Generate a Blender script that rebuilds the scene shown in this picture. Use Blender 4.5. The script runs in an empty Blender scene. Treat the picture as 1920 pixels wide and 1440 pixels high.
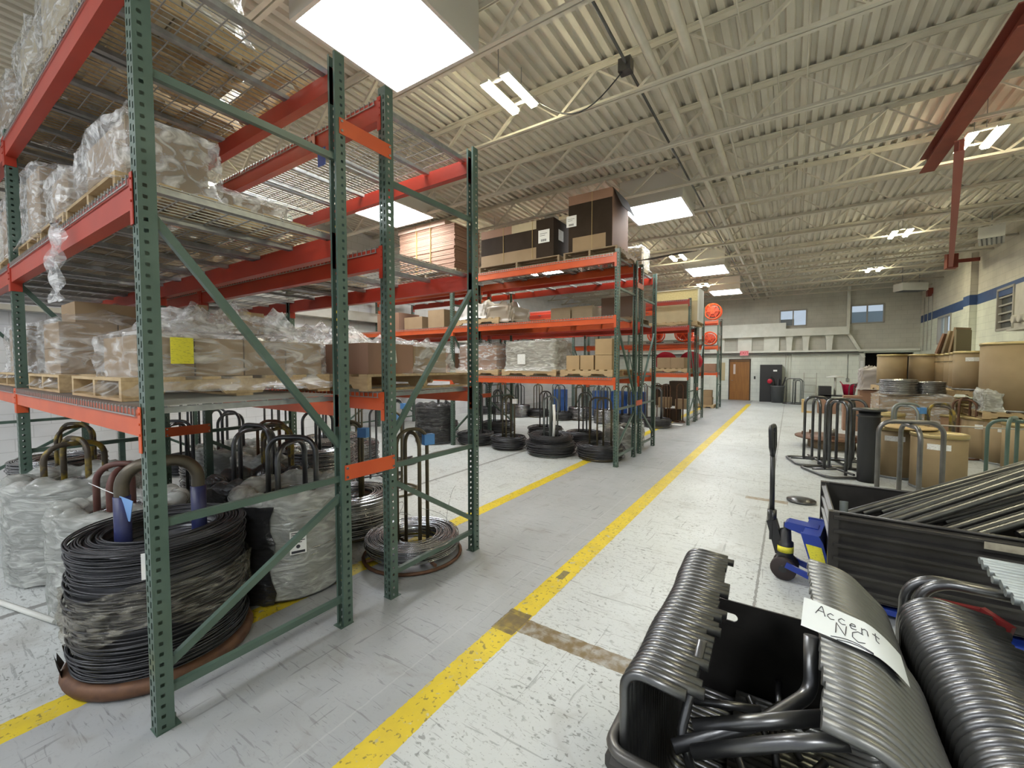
import bpy, math, random
from mathutils import Vector, Matrix
R = math.radians
PI = math.pi
S = bpy.context.scene
COL = S.collection

# ------------------------------------------------------------------ camera
F = 790.0; YAW = R(33.4); PIT = R(2.4); HC = 1.75
cd = bpy.data.cameras.new('camera'); cam = bpy.data.objects.new('camera', cd); COL.objects.link(cam)
cam.location = (0, 0, HC); cam.rotation_euler = (R(90) - PIT, 0, YAW)
cd.sensor_width = 36; cd.sensor_fit = 'HORIZONTAL'; cd.lens = F / 1920 * 36; cd.clip_start = .02
S.camera = cam
# ------------------------------------------------------------------ world and exposure
w = bpy.data.worlds.new('world'); S.world = w; w.use_nodes = True
w.node_tree.nodes['Background'].inputs[0].default_value = (.86, .93, 1, 1)
w.node_tree.nodes['Background'].inputs[1].default_value = .8
vs = S.view_settings
S.display_settings.display_device = 'sRGB'
vs.view_transform = 'Standard'; vs.look = 'None'; vs.gamma = 1; vs.exposure = -0.14; vs.use_curve_mapping = False
S.cycles.max_bounces = 7; S.cycles.diffuse_bounces = 4; S.cycles.glossy_bounces = 3
S.cycles.transparent_max_bounces = 14; S.cycles.transmission_bounces = 4
S.cycles.use_denoising = True; S.cycles.sample_clamp_indirect = 6; S.cycles.caustics_reflective = False
SKY_L = 46.0      # radiance of the skylight diffusers
TUBE_L = 170.0     # radiance of the strip lamps

# ------------------------------------------------------------------ pixel helpers (image 1920 x 1440)
_f = Vector((-math.sin(YAW) * math.cos(PIT), math.cos(YAW) * math.cos(PIT), -math.sin(PIT)))
_r = Vector((math.cos(YAW), math.sin(YAW), 0)); _u = _r.cross(_f); _C = Vector((0, 0, HC))
def ray(x, y): return _f + _r * ((x - 960) / F) - _u * ((y - 720) / F)
def onz(x, y, z=0.0): d = ray(x, y); return _C + d * ((z - HC) / d.z)
def ony(x, y, Y): d = ray(x, y); return _C + d * (Y / d.y)
def onx(x, y, X): d = ray(x, y); return _C + d * (X / d.x)

# ------------------------------------------------------------------ materials
MATS = {}
def mat(name, col, rough=.5, metal=0.0, c2=None, scale=8.0, amt=.5, stretch=(1, 1, 1), bump=0.0, bscale=None, spec=None, detail=5, lo=.4, hi=.62):
    if name in MATS: return MATS[name]
    m = bpy.data.materials.new(name); m.use_nodes = True; MATS[name] = m
    nt = m.node_tree; N = nt.nodes; L = nt.links; b = N['Principled BSDF']
    b.inputs['Base Color'].default_value = (*col, 1); b.inputs['Roughness'].default_value = rough
    b.inputs['Metallic'].default_value = metal
    if spec is not None: b.inputs['Specular IOR Level'].default_value = spec
    tc = N.new('ShaderNodeTexCoord'); mp = N.new('ShaderNodeMapping'); mp.inputs['Scale'].default_value = stretch
    L.new(tc.outputs['Object'], mp.inputs[0])
    if c2 is not None:
        n = N.new('ShaderNodeTexNoise'); n.inputs['Scale'].default_value = scale; n.inputs['Detail'].default_value = detail
        L.new(mp.outputs[0], n.inputs['Vector'])
        cr = N.new('ShaderNodeValToRGB'); L.new(n.outputs['Fac'], cr.inputs[0])
        cr.color_ramp.elements[0].position = lo; cr.color_ramp.elements[1].position = hi
        cr.color_ramp.elements[0].color = (*col, 1)
        cr.color_ramp.elements[1].color = (*[a + (b_ - a) * amt for a, b_ in zip(col, c2)], 1)
        L.new(cr.outputs[0], b.inputs['Base Color'])
    if bump:
        n2 = N.new('ShaderNodeTexNoise'); n2.inputs['Scale'].default_value = bscale or scale; n2.inputs['Detail'].default_value = 4
        L.new(mp.outputs[0], n2.inputs['Vector'])
        bp = N.new('ShaderNodeBump'); bp.inputs['Strength'].default_value = bump; bp.inputs['Distance'].default_value = .01
        L.new(n2.outputs['Fac'], bp.inputs['Height']); L.new(bp.outputs[0], b.inputs['Normal'])
    return m
def emis(name, col, st):
    m = bpy.data.materials.new(name); m.use_nodes = True; MATS[name] = m
    nt = m.node_tree; nt.nodes.clear()
    e = nt.nodes.new('ShaderNodeEmission'); e.inputs[0].default_value = (*col, 1); e.inputs[1].default_value = st
    o = nt.nodes.new('ShaderNodeOutputMaterial'); nt.links.new(e.outputs[0], o.inputs[0]); return m
def film(name, tint, base, streak, scale=5.0, stretch=(1, 1, 1), rough=.10, bump=.8, colr=(.9, .9, .9)):
    m = bpy.data.materials.new(name); m.use_nodes = True; MATS[name] = m
    nt = m.node_tree; N = nt.nodes; L = nt.links; N.clear()
    out = N.new('ShaderNodeOutputMaterial'); mix = N.new('ShaderNodeMixShader'); tr = N.new('ShaderNodeBsdfTransparent')
    tr.inputs[0].default_value = (*tint, 1)
    p = N.new('ShaderNodeBsdfPrincipled'); p.inputs['Base Color'].default_value = (*colr, 1); p.inputs['Roughness'].default_value = rough
    p.inputs['Specular IOR Level'].default_value = 1.0
    tc = N.new('ShaderNodeTexCoord'); mp = N.new('ShaderNodeMapping'); mp.inputs['Scale'].default_value = stretch
    L.new(tc.outputs['Object'], mp.inputs[0])
    n = N.new('ShaderNodeTexNoise'); n.inputs['Scale'].default_value = scale; n.inputs['Detail'].default_value = 7; n.inputs['Distortion'].default_value = 1.4
    L.new(mp.outputs[0], n.inputs['Vector'])
    cr = N.new('ShaderNodeValToRGB'); L.new(n.outputs['Fac'], cr.inputs[0])
    cr.color_ramp.elements[0].position = .44; cr.color_ramp.elements[1].position = .72
    cr.color_ramp.elements[0].color = (base,) * 3 + (1,); cr.color_ramp.elements[1].color = (streak,) * 3 + (1,)
    bp = N.new('ShaderNodeBump'); bp.inputs['Strength'].default_value = bump; bp.inputs['Distance'].default_value = .03
    L.new(n.outputs['Fac'], bp.inputs['Height']); L.new(bp.outputs[0], p.inputs['Normal'])
    L.new(cr.outputs[0], mix.inputs[0]); L.new(tr.outputs[0], mix.inputs[1]); L.new(p.outputs[0], mix.inputs[2]); L.new(mix.outputs[0], out.inputs[0])
    return m

GREEN = mat('green_paint', (.068, .110, .088), .32, c2=(.095, .145, .118), scale=3, amt=.8)
ORANGE = mat('orange_paint', (.62, .10, .025), .38, c2=(.50, .07, .02), scale=4)
RED = mat('red_paint', (.40, .035, .015), .4, c2=(.32, .025, .012), scale=4)
GALV = mat('galvanised_steel', (.36, .37, .38), .38, .7, c2=(.22, .23, .24), scale=18)
WIREM = mat('deck_wire', (.36, .36, .35), .4, .55)
CARD = mat('cardboard', (.31, .215, .125), .8, c2=(.25, .17, .095), scale=3)
CARD2 = mat('pinkish_cardboard', (.29, .165, .11), .8, c2=(.23, .13, .085), scale=3)
CARD3 = mat('pale_cardboard', (.50, .42, .28), .8, c2=(.42, .35, .23), scale=3)
CARDD = mat('dark_printed_cardboard', (.030, .019, .012), .8, c2=(.045, .03, .02), scale=4, spec=.2)
FIBRE = mat('fibre_drum_board', (.31, .225, .125), .72, c2=(.26, .185, .10), scale=4)
WOOD = mat('pallet_wood', (.50, .37, .21), .8, c2=(.33, .23, .12), scale=6, stretch=(1, 6, 6))
WOODD = mat('weathered_wood', (.30, .22, .14), .85, c2=(.18, .13, .08), scale=6, stretch=(1, 6, 6))
PLY = mat('particle_board', (.60, .42, .20), .8, c2=(.42, .29, .13), scale=40)
BLKWIRE = mat('black_wire', (.045, .045, .05), .38, .5, c2=(.10, .10, .11), scale=5)
SILWIRE = mat('bright_wire', (.42, .42, .43), .25, .95, c2=(.25, .25, .26), scale=6)
STEELD = mat('dark_steel_tube', (.10, .10, .105), .30, .85, c2=(.17, .17, .17), scale=7)
TUBEB = mat('bent_tube_steel', (.13, .13, .135), .33, .9, c2=(.22, .22, .215), scale=9)
TUBEG = mat('grey_tube_steel', (.24, .265, .26), .46, .6, c2=(.22, .24, .24), scale=9)
RUST = mat('rusty_steel', (.11, .055, .035), .6, .4, c2=(.20, .10, .05), scale=14, bump=.2)
OLIVE = mat('brown_painted_tube', (.085, .07, .045), .5, .3, c2=(.14, .11, .05), scale=9)
YELP = mat('worn_yellow_tube', (.30, .21, .03), .5, .2, c2=(.07, .055, .04), scale=5, lo=.42, hi=.52, amt=1)
BLUE = mat('blue_sleeve', (.014, .017, .075), .45, c2=(.04, .05, .16), scale=8)
JACKB = mat('jack_blue', (.02, .05, .32), .3)
BLACKP = mat('black_plastic', (.02, .02, .022), .4)
BINM = mat('black_bin_steel', (.045, .042, .04), .36, .4, c2=(.08, .075, .07), scale=5)
WHITE = mat('white_paper', (.85, .85, .84), .6)
LABEL = mat('printed_label', (.80, .80, .78), .6, c2=(.25, .25, .25), scale=60, stretch=(1, 1, 3), lo=.55, hi=.62)
YELPAPER = mat('yellow_paper', (.80, .72, .05), .6, c2=(.35, .32, .05), scale=50, stretch=(1, 1, 4), lo=.56, hi=.62)
BLUETAPE = mat('blue_tape', (.10, .28, .62), .6)
YELLOW = mat('yellow_paint', (.80, .60, .03), .5)
WHITEP = mat('white_painted_steel', (.62, .62, .59), .5, c2=(.50, .49, .46), scale=3)
BEIGEP = mat('cream_painted_steel', (.45, .43, .38), .55, c2=(.36, .34, .29), scale=4)
INK = mat('ink', (.03, .03, .04), .6)
DARK = mat('dark_void', (.01, .01, .01), .8)
REDP = mat('red_plastic', (.42, .01, .03), .4)
ORHOSE = mat('orange_plastic', (.80, .10, .02), .45)
BLUEP = mat('blue_plastic', (.04, .12, .38), .45)
GREYP = mat('grey_plastic', (.09, .095, .10), .5)
CHROME = mat('chrome', (.6, .6, .6), .15, 1.0)
RUBBER = mat('rubber', (.03, .02, .02), .6)
TAPE = mat('tan_strap', (.42, .30, .12), .5)
DOORW = mat('oak_door', (.30, .13, .03), .45, c2=(.20, .08, .02), scale=3, stretch=(6, 6, .6))
FILM = film('shrink_film', (.97, .97, .97), .09, .62, 4.0, (1, 1, 3.2))
FILMC = film('crinkled_film', (.95, .95, .95), .18, .80, 9.0, (1, 1, 1.4), rough=.15)
FILMW = film('cloudy_film', (.85, .87, .85), .42, .85, 5.0, (1, 1, 3.0), colr=(.62, .63, .60))
FILMD = film('dark_bag_film', (.25, .25, .26), .7, .95, 5.0, (1, 1, 2), colr=(.03, .03, .033))

# ------------------------------------------------------------------ mesh builder
class MB:
    def __init__(s): s.v = []; s.f = []; s.m = []; s.sm = []; s.mi = 0
    def face(s, idx, smooth=False): s.f.append(idx); s.m.append(s.mi); s.sm.append(smooth)
    def quad(s, a, b, c, d):
        n = len(s.v); s.v += [tuple(a), tuple(b), tuple(c), tuple(d)]; s.face((n, n + 1, n + 2, n + 3))
    def box(s, x0, x1, y0, y1, z0, z1, M=None):
        n = len(s.v)
        P = [(x0, y0, z0), (x1, y0, z0), (x1, y1, z0), (x0, y1, z0), (x0, y0, z1), (x1, y0, z1), (x1, y1, z1), (x0, y1, z1)]
        if M is not None: P = [tuple(M @ Vector(p)) for p in P]
        s.v += P
        for q in ((3, 2, 1, 0), (4, 5, 6, 7), (0, 1, 5, 4), (1, 2, 6, 5), (2, 3, 7, 6), (3, 0, 4, 7)): s.face(tuple(n + i for i in q))
        return s
    def bar(s, a, b, wd, ht, up=(0, 0, 1)):
        a = Vector(a); b = Vector(b); d = (b - a); L = d.length; d.normalize(); u = Vector(up)
        sd = d.cross(u)
        if sd.length < 1e-4: sd = d.cross(Vector((1, 0, 0)))
        sd.normalize(); u = sd.cross(d)
        M = Matrix((( d.x, sd.x, u.x, a.x), (d.y, sd.y, u.y, a.y), (d.z, sd.z, u.z, a.z), (0, 0, 0, 1)))
        s.box(0, L, -wd / 2, wd / 2, -ht / 2, ht / 2, M); return s
    def prism(s, poly, axis, a, b):     # poly: list of (p,q) in the plane perpendicular to axis
        n = len(s.v); k = len(poly)
        for t in (a, b):
            for p, q in poly:
                s.v.append((t, p, q) if axis == 'x' else (p, t, q) if axis == 'y' else (p, q, t))
        for i in range(k): s.face((n + i, n + (i + 1) % k, n + k + (i + 1) % k, n + k + i))
        s.face(tuple(range(n + k - 1, n - 1, -1))); s.face(tuple(range(n + k, n + 2 * k))); return s
    def tube(s, path, r, n=8, closed=False, caps=True, hollow=False):
        path = [Vector(p) for p in path]; m = len(path); base = len(s.v)
        t0 = (path[1] - path[0]).normalized()
        ref = Vector((0, 0, 1)) if abs(t0.z) < .9 else Vector((1, 0, 0))
        nrm = (ref - t0 * ref.dot(t0)).normalized()
        for i, p in enumerate(path):
            if closed: t = (path[(i + 1) % m] - path[i - 1])
            else: t = path[min(i + 1, m - 1)] - path[max(i - 1, 0)]
            t = t.normalized() if t.length > 1e-9 else t0
            nrm = nrm - t * nrm.dot(t)
            if nrm.length < 1e-6: nrm = Vector((1, 0, 0)) - t * t.x
            nrm.normalize(); bn = t.cross(nrm)
            rr = r[i] if isinstance(r, (list, tuple)) else r
            for k in range(n):
                a = 2 * PI * k / n; q = p + nrm * (rr * math.cos(a)) + bn * (rr * math.sin(a)); s.v.append((q.x, q.y, q.z))
        for i in range(m if closed else m - 1):
            j = (i + 1) % m
            for k in range(n):
                s.face((base + i * n + k, base + i * n + (k + 1) % n, base + j * n + (k + 1) % n, base + j * n + k), True)
        if caps and not closed:
            s.face(tuple(base + k for k in range(n - 1, -1, -1)))
            s.face(tuple(base + (m - 1) * n + k for k in range(n)))
        return s
    def lathe(s, prof, n=24, cx=0, cy=0, smooth=True, cz=0):
        base = len(s.v); m = len(prof)
        for r, z in prof:
            for k in range(n):
                a = 2 * PI * k / n; s.v.append((cx + r * math.cos(a), cy + r * math.sin(a), cz + z))
        for i in range(m - 1):
            for k in range(n):
                s.face((base + i * n + k, base + i * n + (k + 1) % n, base + (i + 1) * n + (k + 1) % n, base + (i + 1) * n + k), smooth)
        if prof[0][0] > 1e-5: s.face(tuple(base + k for k in range(n - 1, -1, -1)))
        if prof[-1][0] > 1e-5: s.face(tuple(base + (m - 1) * n + k for k in range(n)))
        return s
    def tr(s, M, i0=0):
        for i in range(i0, len(s.v)): s.v[i] = tuple(M @ Vector(s.v[i]))
        return s
    def mesh(s, name, mats):
        me = bpy.data.meshes.new(name); me.from_pydata(s.v, [], s.f)
        for m in (mats if isinstance(mats, (list, tuple)) else [mats]): me.materials.append(m)
        me.polygons.foreach_set('material_index', s.m); me.polygons.foreach_set('use_smooth', s.sm); me.update(); return me
    def build(s, name, mats, parent=None, loc=None, rz=0.0):
        o = bpy.data.objects.new(name, s.mesh(name, mats)); COL.objects.link(o)
        if parent is not None: o.parent = parent
        if loc is not None: o.location = loc
        if rz: o.rotation_euler = (0, 0, rz)
        return o

def inst(name, me, parent=None, loc=(0, 0, 0), rot=(0, 0, 0), scale=None):
    o = bpy.data.objects.new(name, me); COL.objects.link(o); o.location = loc; o.rotation_euler = rot
    if parent is not None: o.parent = parent
    if scale: o.scale = scale
    return o
def tag(o, label, cat, group=None, kind=None):
    o['label'] = label; o['category'] = cat
    if group: o['group'] = group
    if kind: o['kind'] = kind
    return o
def empty(name, loc=(0, 0, 0), rz=0.0):
    o = bpy.data.objects.new(name, None); COL.objects.link(o); o.location = loc; o.rotation_euler = (0, 0, rz); o.empty_display_size = .1; return o
def thing(name, label, cat, loc=(0, 0, 0), rz=0.0, group=None): return tag(empty(name, loc, rz), label, cat, group)
def struct(o): o['kind'] = 'structure'; return o
def copy_tree(o, parent=None):
    c = o.copy(); COL.objects.link(c); c.parent = parent
    for ch in list(o.children): copy_tree(ch, c)
    return c
def dup(o, loc, rz=None, label=None, group=None):
    c = copy_tree(o); c.location = loc
    if rz is not None: c.rotation_euler = (0, 0, rz)
    if label: c['label'] = label
    if group: c['group'] = group
    return c
def nth(i):
    i += 1; return '%d%s' % (i, 'th' if 10 <= i % 100 <= 20 else {1: 'st', 2: 'nd', 3: 'rd'}.get(i % 10, 'th'))
def arc(c, r, a0, a1, n, U, V):
    c = Vector(c); U = Vector(U); V = Vector(V)
    return [c + U * (r * math.cos(a0 + (a1 - a0) * i / n)) + V * (r * math.sin(a0 + (a1 - a0) * i / n)) for i in range(n + 1)]
def fillet(pts, rad, n=5):
    P = [Vector(p) for p in pts]; out = [P[0]]
    for i in range(1, len(P) - 1):
        a, b, c = P[i - 1], P[i], P[i + 1]; r_ = rad[i - 1] if isinstance(rad, (list, tuple)) else rad
        u = (a - b).normalized(); v = (c - b).normalized(); ang = u.angle(v)
        if ang > 3.1: out.append(b); continue
        d = r_ / math.tan(ang / 2); cc = b + (u + v).normalized() * (r_ / math.sin(ang / 2))
        p0 = b + u * d; p1 = b + v * d; e0 = (p0 - cc); e1 = (p1 - cc); th = e0.angle(e1)
        for k in range(n + 1):
            t = k / n; out.append(cc + (e0 * math.sin((1 - t) * th) + e1 * math.sin(t * th)) / math.sin(th))
    out.append(P[-1]); return out

# ------------------------------------------------------------------ the building
XL, XR, YB, YF, ZD = -10.2, 4.64, -6.0, 24.8, 5.50

def floor_mat():
    m = bpy.data.materials.new('painted_concrete_floor'); m.use_nodes = True; nt = m.node_tree; N = nt.nodes; L = nt.links; b = N['Principled BSDF']
    tc = N.new('ShaderNodeTexCoord'); sp = N.new('ShaderNodeSeparateXYZ'); L.new(tc.outputs['Object'], sp.inputs[0])
    def math_(op, a, bb=None, c=None):
        n = N.new('ShaderNodeMath'); n.operation = op
        for i, v in enumerate((a, bb, c)):
            if v is None: continue
            if isinstance(v, (int, float)): n.inputs[i].default_value = v
            else: L.new(v, n.inputs[i])
        return n.outputs[0]
    def noise(scale, stretch=(1, 1, 1), rot=0, detail=6, dist=0):
        mp = N.new('ShaderNodeMapping'); mp.inputs['Scale'].default_value = stretch; mp.inputs['Rotation'].default_value = (0, 0, rot)
        L.new(tc.outputs['Object'], mp.inputs[0]); n = N.new('ShaderNodeTexNoise'); n.inputs['Scale'].default_value = scale
        n.inputs['Detail'].default_value = detail; n.inputs['Distortion'].default_value = dist; L.new(mp.outputs[0], n.inputs['Vector']); return n.outputs['Fac']
    def ramp(v, a, bb):
        mr = N.new('ShaderNodeMapRange'); mr.inputs['From Min'].default_value = a; mr.inputs['From Max'].default_value = bb
        mr.clamp = True; L.new(v, mr.inputs['Value']); return mr.outputs[0]
    def mix(f, a, bb):
        n = N.new('ShaderNodeMix'); n.data_type = 'RGBA'
        if isinstance(f, float): n.inputs[0].default_value = f
        else: L.new(f, n.inputs[0])
        for i, v in ((6, a), (7, bb)):
            if isinstance(v, tuple): n.inputs[i].default_value = (*v, 1)
            else: L.new(v, n.inputs[i])
        return n.outputs[2]
    X, Y = sp.outputs[0], sp.outputs[1]
    edge = math_('MULTIPLY', math_('SUBTRACT', noise(22, detail=3), .5), .02)
    Xe = math_('ADD', X, edge)
    def band(c, h, src=None):
        return math_('LESS_THAN', math_('ABSOLUTE', math_('SUBTRACT', src or Xe, c)), h)
    big = noise(.7, detail=4)
    white = mix(ramp(big, .35, .7), (.56, .58, .575), (.46, .475, .47))
    grey = mix(ramp(noise(1.1, (1.5, .5, 1)), .35, .7), (.325, .335, .345), (.39, .40, .41))
    aisle = band(-2.33, .80)
    col = mix(aisle, white, grey)
    # chipped specks and scratches of different directions
    chips = ramp(noise(26, (1, 1.7, 1), .5, 7, .6), .58, .65)
    patch = ramp(noise(1.7), .40, .62)
    chips = math_('MULTIPLY', chips, math_('ADD', math_('MULTIPLY', patch, .7), .25))
    notaisle = math_('SUBTRACT', 1.0, math_('MULTIPLY', aisle, .80))
    col = mix(math_('MULTIPLY', math_('MULTIPLY', chips, notaisle), .85), col, (.13, .13, .12))
    fine = ramp(noise(55, (1, 1.4, 1), 1.1, 5, .4), .63, .68)
    col = mix(math_('MULTIPLY', math_('MULTIPLY', fine, notaisle), .6), col, (.16, .16, .15))
    for (sc, st, rot, lo, am) in ((3.2, (1, 12, 1), .5, .645, .6), (3.0, (1, 14, 1), -.9, .655, .6), (2.1, (16, 1, 1), .12, .65, .6), (5, (1, 10, 1), 1.9, .66, .6), (7, (1, 9, 1), 1.2, .66, .7)):
        s_ = ramp(noise(sc, st, rot, 4, .8), lo, lo + .04)
        col = mix(math_('MULTIPLY', s_, am * .75), col, (.13, .13, .13))
    dirt = ramp(noise(2.2, (1, 1, 1), 0, 8, 1.5), .58, .78)
    col = mix(math_('MULTIPLY', dirt, .5), col, (.22, .20, .17))
    # yellow lane lines with chipped paint
    worn = ramp(noise(20, (1, 1, 1), 0, 8, .5), .62, .68)
    yel = mix(ramp(noise(6), .4, .7), (.66, .50, .03), (.56, .42, .04))
    for c in (-1.545, -3.10):
        yb = math_('MULTIPLY', band(c, .085), math_('SUBTRACT', 1.0, math_('MULTIPLY', worn, .75)))
        yb = math_('MULTIPLY', yb, math_('LESS_THAN', Y, 22.3))
        col = mix(yb, col, yel)
    spk = math_('MULTIPLY', ramp(noise(34, detail=6, dist=.5), .60, .64), math_('ADD', band(-1.545, .085), band(-3.10, .085)))
    col = mix(math_('MULTIPLY', spk, .75), col, (.16, .13, .05))
    # worn brown cross stripe and old tape remains
    ey = math_('ADD', Y, edge)
    for (x0, x1, y0, hy, c) in ((-1.62, -.30, 2.36, .075, (.17, .115, .045)), (-.46, .02, 6.39, .06, (.25, .18, .10)), (-1.64, -1.47, 2.36, .13, (.15, .11, .05)), (-4.5, -4.12, .92, .05, (.05, .06, .12)), (-4.2, -3.9, .74, .04, (.05, .06, .12))):
        bb = math_('MULTIPLY', band((x0 + x1) / 2, (x1 - x0) / 2), band(y0, hy, ey))
        bb = math_('MULTIPLY', bb, math_('ADD', .55, math_('MULTIPLY', ramp(noise(14), .35, .6), .45)))
        col = mix(bb, col, c)
    # dark patch on the line, joints in the slab
    bb = math_('MULTIPLY', band(-1.55, .03), band(3.13, .075, Y)); col = mix(math_('MULTIPLY', bb, .8), col, (.10, .10, .09))
    for src, c, h in ((X, -.18, .009), (Y, 18.98, .02), (Y, 10.4, .012), (X, -4.55, .03), (Y, 7.35, .007)):
        jn = math_('ADD', src, math_('MULTIPLY', edge, 1.3)); bb = band(c, h, jn)
        col = mix(math_('MULTIPLY', bb, .7), col, (.12, .11, .10))
    bb = band(-1.80, .005, Xe); col = mix(math_('MULTIPLY', bb, .22), col, (.55, .55, .55))
    L.new(col, b.inputs['Base Color'])
    rg = math_('ADD', .30, math_('MULTIPLY', noise(4), .25)); L.new(rg, b.inputs['Roughness'])
    b.inputs['Specular IOR Level'].default_value = .4
    bp = N.new('ShaderNodeBump'); bp.inputs['Strength'].default_value = .15; bp.inputs['Distance'].default_value = .004
    L.new(noise(60), bp.inputs['Height']); L.new(bp.outputs[0], b.inputs['Normal'])
    return m
mb = MB(); mb.box(XL - .3, XR + .3, YB, YF + 4, -.2, 0); struct(mb.build('floor', floor_mat()))

def wall_mat(name, low, high, zs, block=(.4, .2)):
    m = bpy.data.materials.new(name); m.use_nodes = True; nt = m.node_tree; N = nt.nodes; L = nt.links; b = N['Principled BSDF']
    tc = N.new('ShaderNodeTexCoord'); sp = N.new('ShaderNodeSeparateXYZ'); L.new(tc.outputs['Object'], sp.inputs[0])
    gt = N.new('ShaderNodeMath'); gt.operation = 'GREATER_THAN'; gt.inputs[1].default_value = zs; L.new(sp.outputs[2], gt.inputs[0])
    mx = N.new('ShaderNodeMix'); mx.data_type = 'RGBA'; mx.inputs[6].default_value = (*low, 1); mx.inputs[7].default_value = (*high, 1); L.new(gt.outputs[0], mx.inputs[0])
    n = N.new('ShaderNodeTexNoise'); n.inputs['Scale'].default_value = 1.6; n.inputs['Detail'].default_value = 8; L.new(tc.outputs['Object'], n.inputs['Vector'])
    cr = N.new('ShaderNodeMapRange'); cr.inputs['From Min'].default_value = .3; cr.inputs['From Max'].default_value = .8; cr.inputs['To Min'].default_value = 1; cr.inputs['To Max'].default_value = .78; L.new(n.outputs['Fac'], cr.inputs['Value'])
    mu = N.new('ShaderNodeMix'); mu.data_type = 'RGBA'; mu.blend_type = 'MULTIPLY'; mu.inputs[0].default_value = 1; L.new(mx.outputs[2], mu.inputs[6]); L.new(cr.outputs[0], mu.inputs[7])
    # block courses
    ad = N.new('ShaderNodeMath'); ad.operation = 'ADD'; L.new(sp.outputs[0], ad.inputs[0]); L.new(sp.outputs[1], ad.inputs[1])
    cb = N.new('ShaderNodeCombineXYZ'); L.new(ad.outputs[0], cb.inputs[0]); L.new(sp.outputs[2], cb.inputs[1])
    br = N.new('ShaderNodeTexBrick'); br.inputs['Scale'].default_value = 1; br.inputs['Brick Width'].default_value = block[0]; br.inputs['Row Height'].default_value = block[1]
    br.inputs['Mortar Size'].default_value = .006; br.inputs['Color1'].default_value = (1, 1, 1, 1); br.inputs['Color2'].default_value = (.97, .97, .97, 1); br.inputs['Mortar'].default_value = (.80, .80, .80, 1)
    L.new(cb.outputs[0], br.inputs['Vector'])
    m2 = N.new('ShaderNodeMix'); m2.data_type = 'RGBA'; m2.blend_type = 'MULTIPLY'; m2.inputs[0].default_value = 1; L.new(mu.outputs[2], m2.inputs[6]); L.new(br.outputs['Color'], m2.inputs[7])
    L.new(m2.outputs[2], b.inputs['Base Color']); b.inputs['Roughness'].default_value = .75
    return m
WALLF = wall_mat('far_wall_paint', (.80, .83, .75), (.56, .545, .475), 2.45)
WALLR = wall_mat('right_wall_paint', (.78, .80, .68), (.66, .62, .53), 3.6)
WALLL = wall_mat('left_wall_paint', (.70, .70, .72), (.70, .70, .72), 9)

def wall_with_holes(name, m, axis, pos, th, a0, a1, z0, z1, holes):
    """axis 'y': wall plane at Y=pos spanning X a0..a1 ; axis 'x': wall at X=pos spanning Y"""
    mb = MB(); cuts = sorted({a0, a1, *[h[0] for h in holes], *[h[1] for h in holes]})
    for i in range(len(cuts) - 1):
        p, q = cuts[i], cuts[i + 1]; hs = sorted([(h[2], h[3]) for h in holes if h[0] <= p and h[1] >= q]); z = z0
        segs = []
        for lo, hi in hs:
            if lo > z: segs.append((z, lo))
            z = hi
        if z < z1: segs.append((z, z1))
        for lo, hi in segs:
            if axis == 'y': mb.box(p, q, pos, pos + th, lo, hi)
            else: mb.box(pos, pos + th, p, q, lo, hi)
    return struct(mb.build(name, m))
wall_with_holes('wall_far', WALLF, 'y', YF, .2, XL, XR + .2, 0, ZD + .05,
                [(-.47, .61, 3.72, 4.49), (2.28, 3.43, 3.71, 4.53), (2.83, 4.45, 0, 2.36)])
wall_with_holes('wall_right', WALLR, 'x', XR, .2, YB, YF, 0, ZD + .05, [(20.7, 22.2, 2.6, 3.58), (15.75, 16.75, 2.72, 3.78)])
wall_with_holes('wall_left', WALLL, 'x', XL - .2, .2, YB, YF, 0, ZD + .05, [])
# box added behind the far opening, its dark colour standing for an unlit passage
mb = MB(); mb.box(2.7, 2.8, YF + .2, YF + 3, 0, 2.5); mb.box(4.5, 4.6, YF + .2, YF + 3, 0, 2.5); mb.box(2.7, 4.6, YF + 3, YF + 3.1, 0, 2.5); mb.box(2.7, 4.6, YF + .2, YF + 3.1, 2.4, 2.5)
struct(mb.build('trim_1', mat('passage_shade', (.06, .055, .05), .8)))
# blue band on the right wall
STRIPE = mat('blue_band_paint', (.035, .075, .20), .6, c2=(.05, .10, .24), scale=3)
mb = MB(); mb.box(XR - .006, XR, 8.0, YF, 3.60, 3.90); struct(mb.build('trim_2', STRIPE))
# pilasters
for k, y in enumerate((18.3, 11.0)):
    mb = MB(); mb.box(XR - .16, XR, y, y + .55, 0, ZD - .35); struct(mb.build('trim_%d' % (3 + k), WALLR))
    mb = MB(); mb.box(XR - .168, XR - .16, y - .004, y + .554, 3.60, 3.90); mb.box(XR - .168, XR - .01, y - .006, y - .001, 3.60, 3.90); struct(mb.build('trim_%d' % (5 + k), STRIPE))

# corrugated roof deck
DECKM = mat('roof_deck_paint', (.66, .625, .54), .6, c2=(.50, .46, .38), scale=2.2, stretch=(2, .6, 1))
mb = MB(); p = .152; x = XL - .1; pts = []
while x < XR + .3:
    pts += [(x, ZD), (x + .07, ZD), (x + .088, ZD + .045), (x + .134, ZD + .045)]; x += p
for (xa, za), (xb, zb) in zip(pts[:-1], pts[1:]): mb.quad((xa, YB, za), (xb, YB, zb), (xb, YF + .2, zb), (xa, YF + .2, za))
mb.box(XL - .2, XR + .3, YB, YF + .3, ZD + .05, ZD + .09)
struct(mb.build('ceiling', DECKM))

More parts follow.
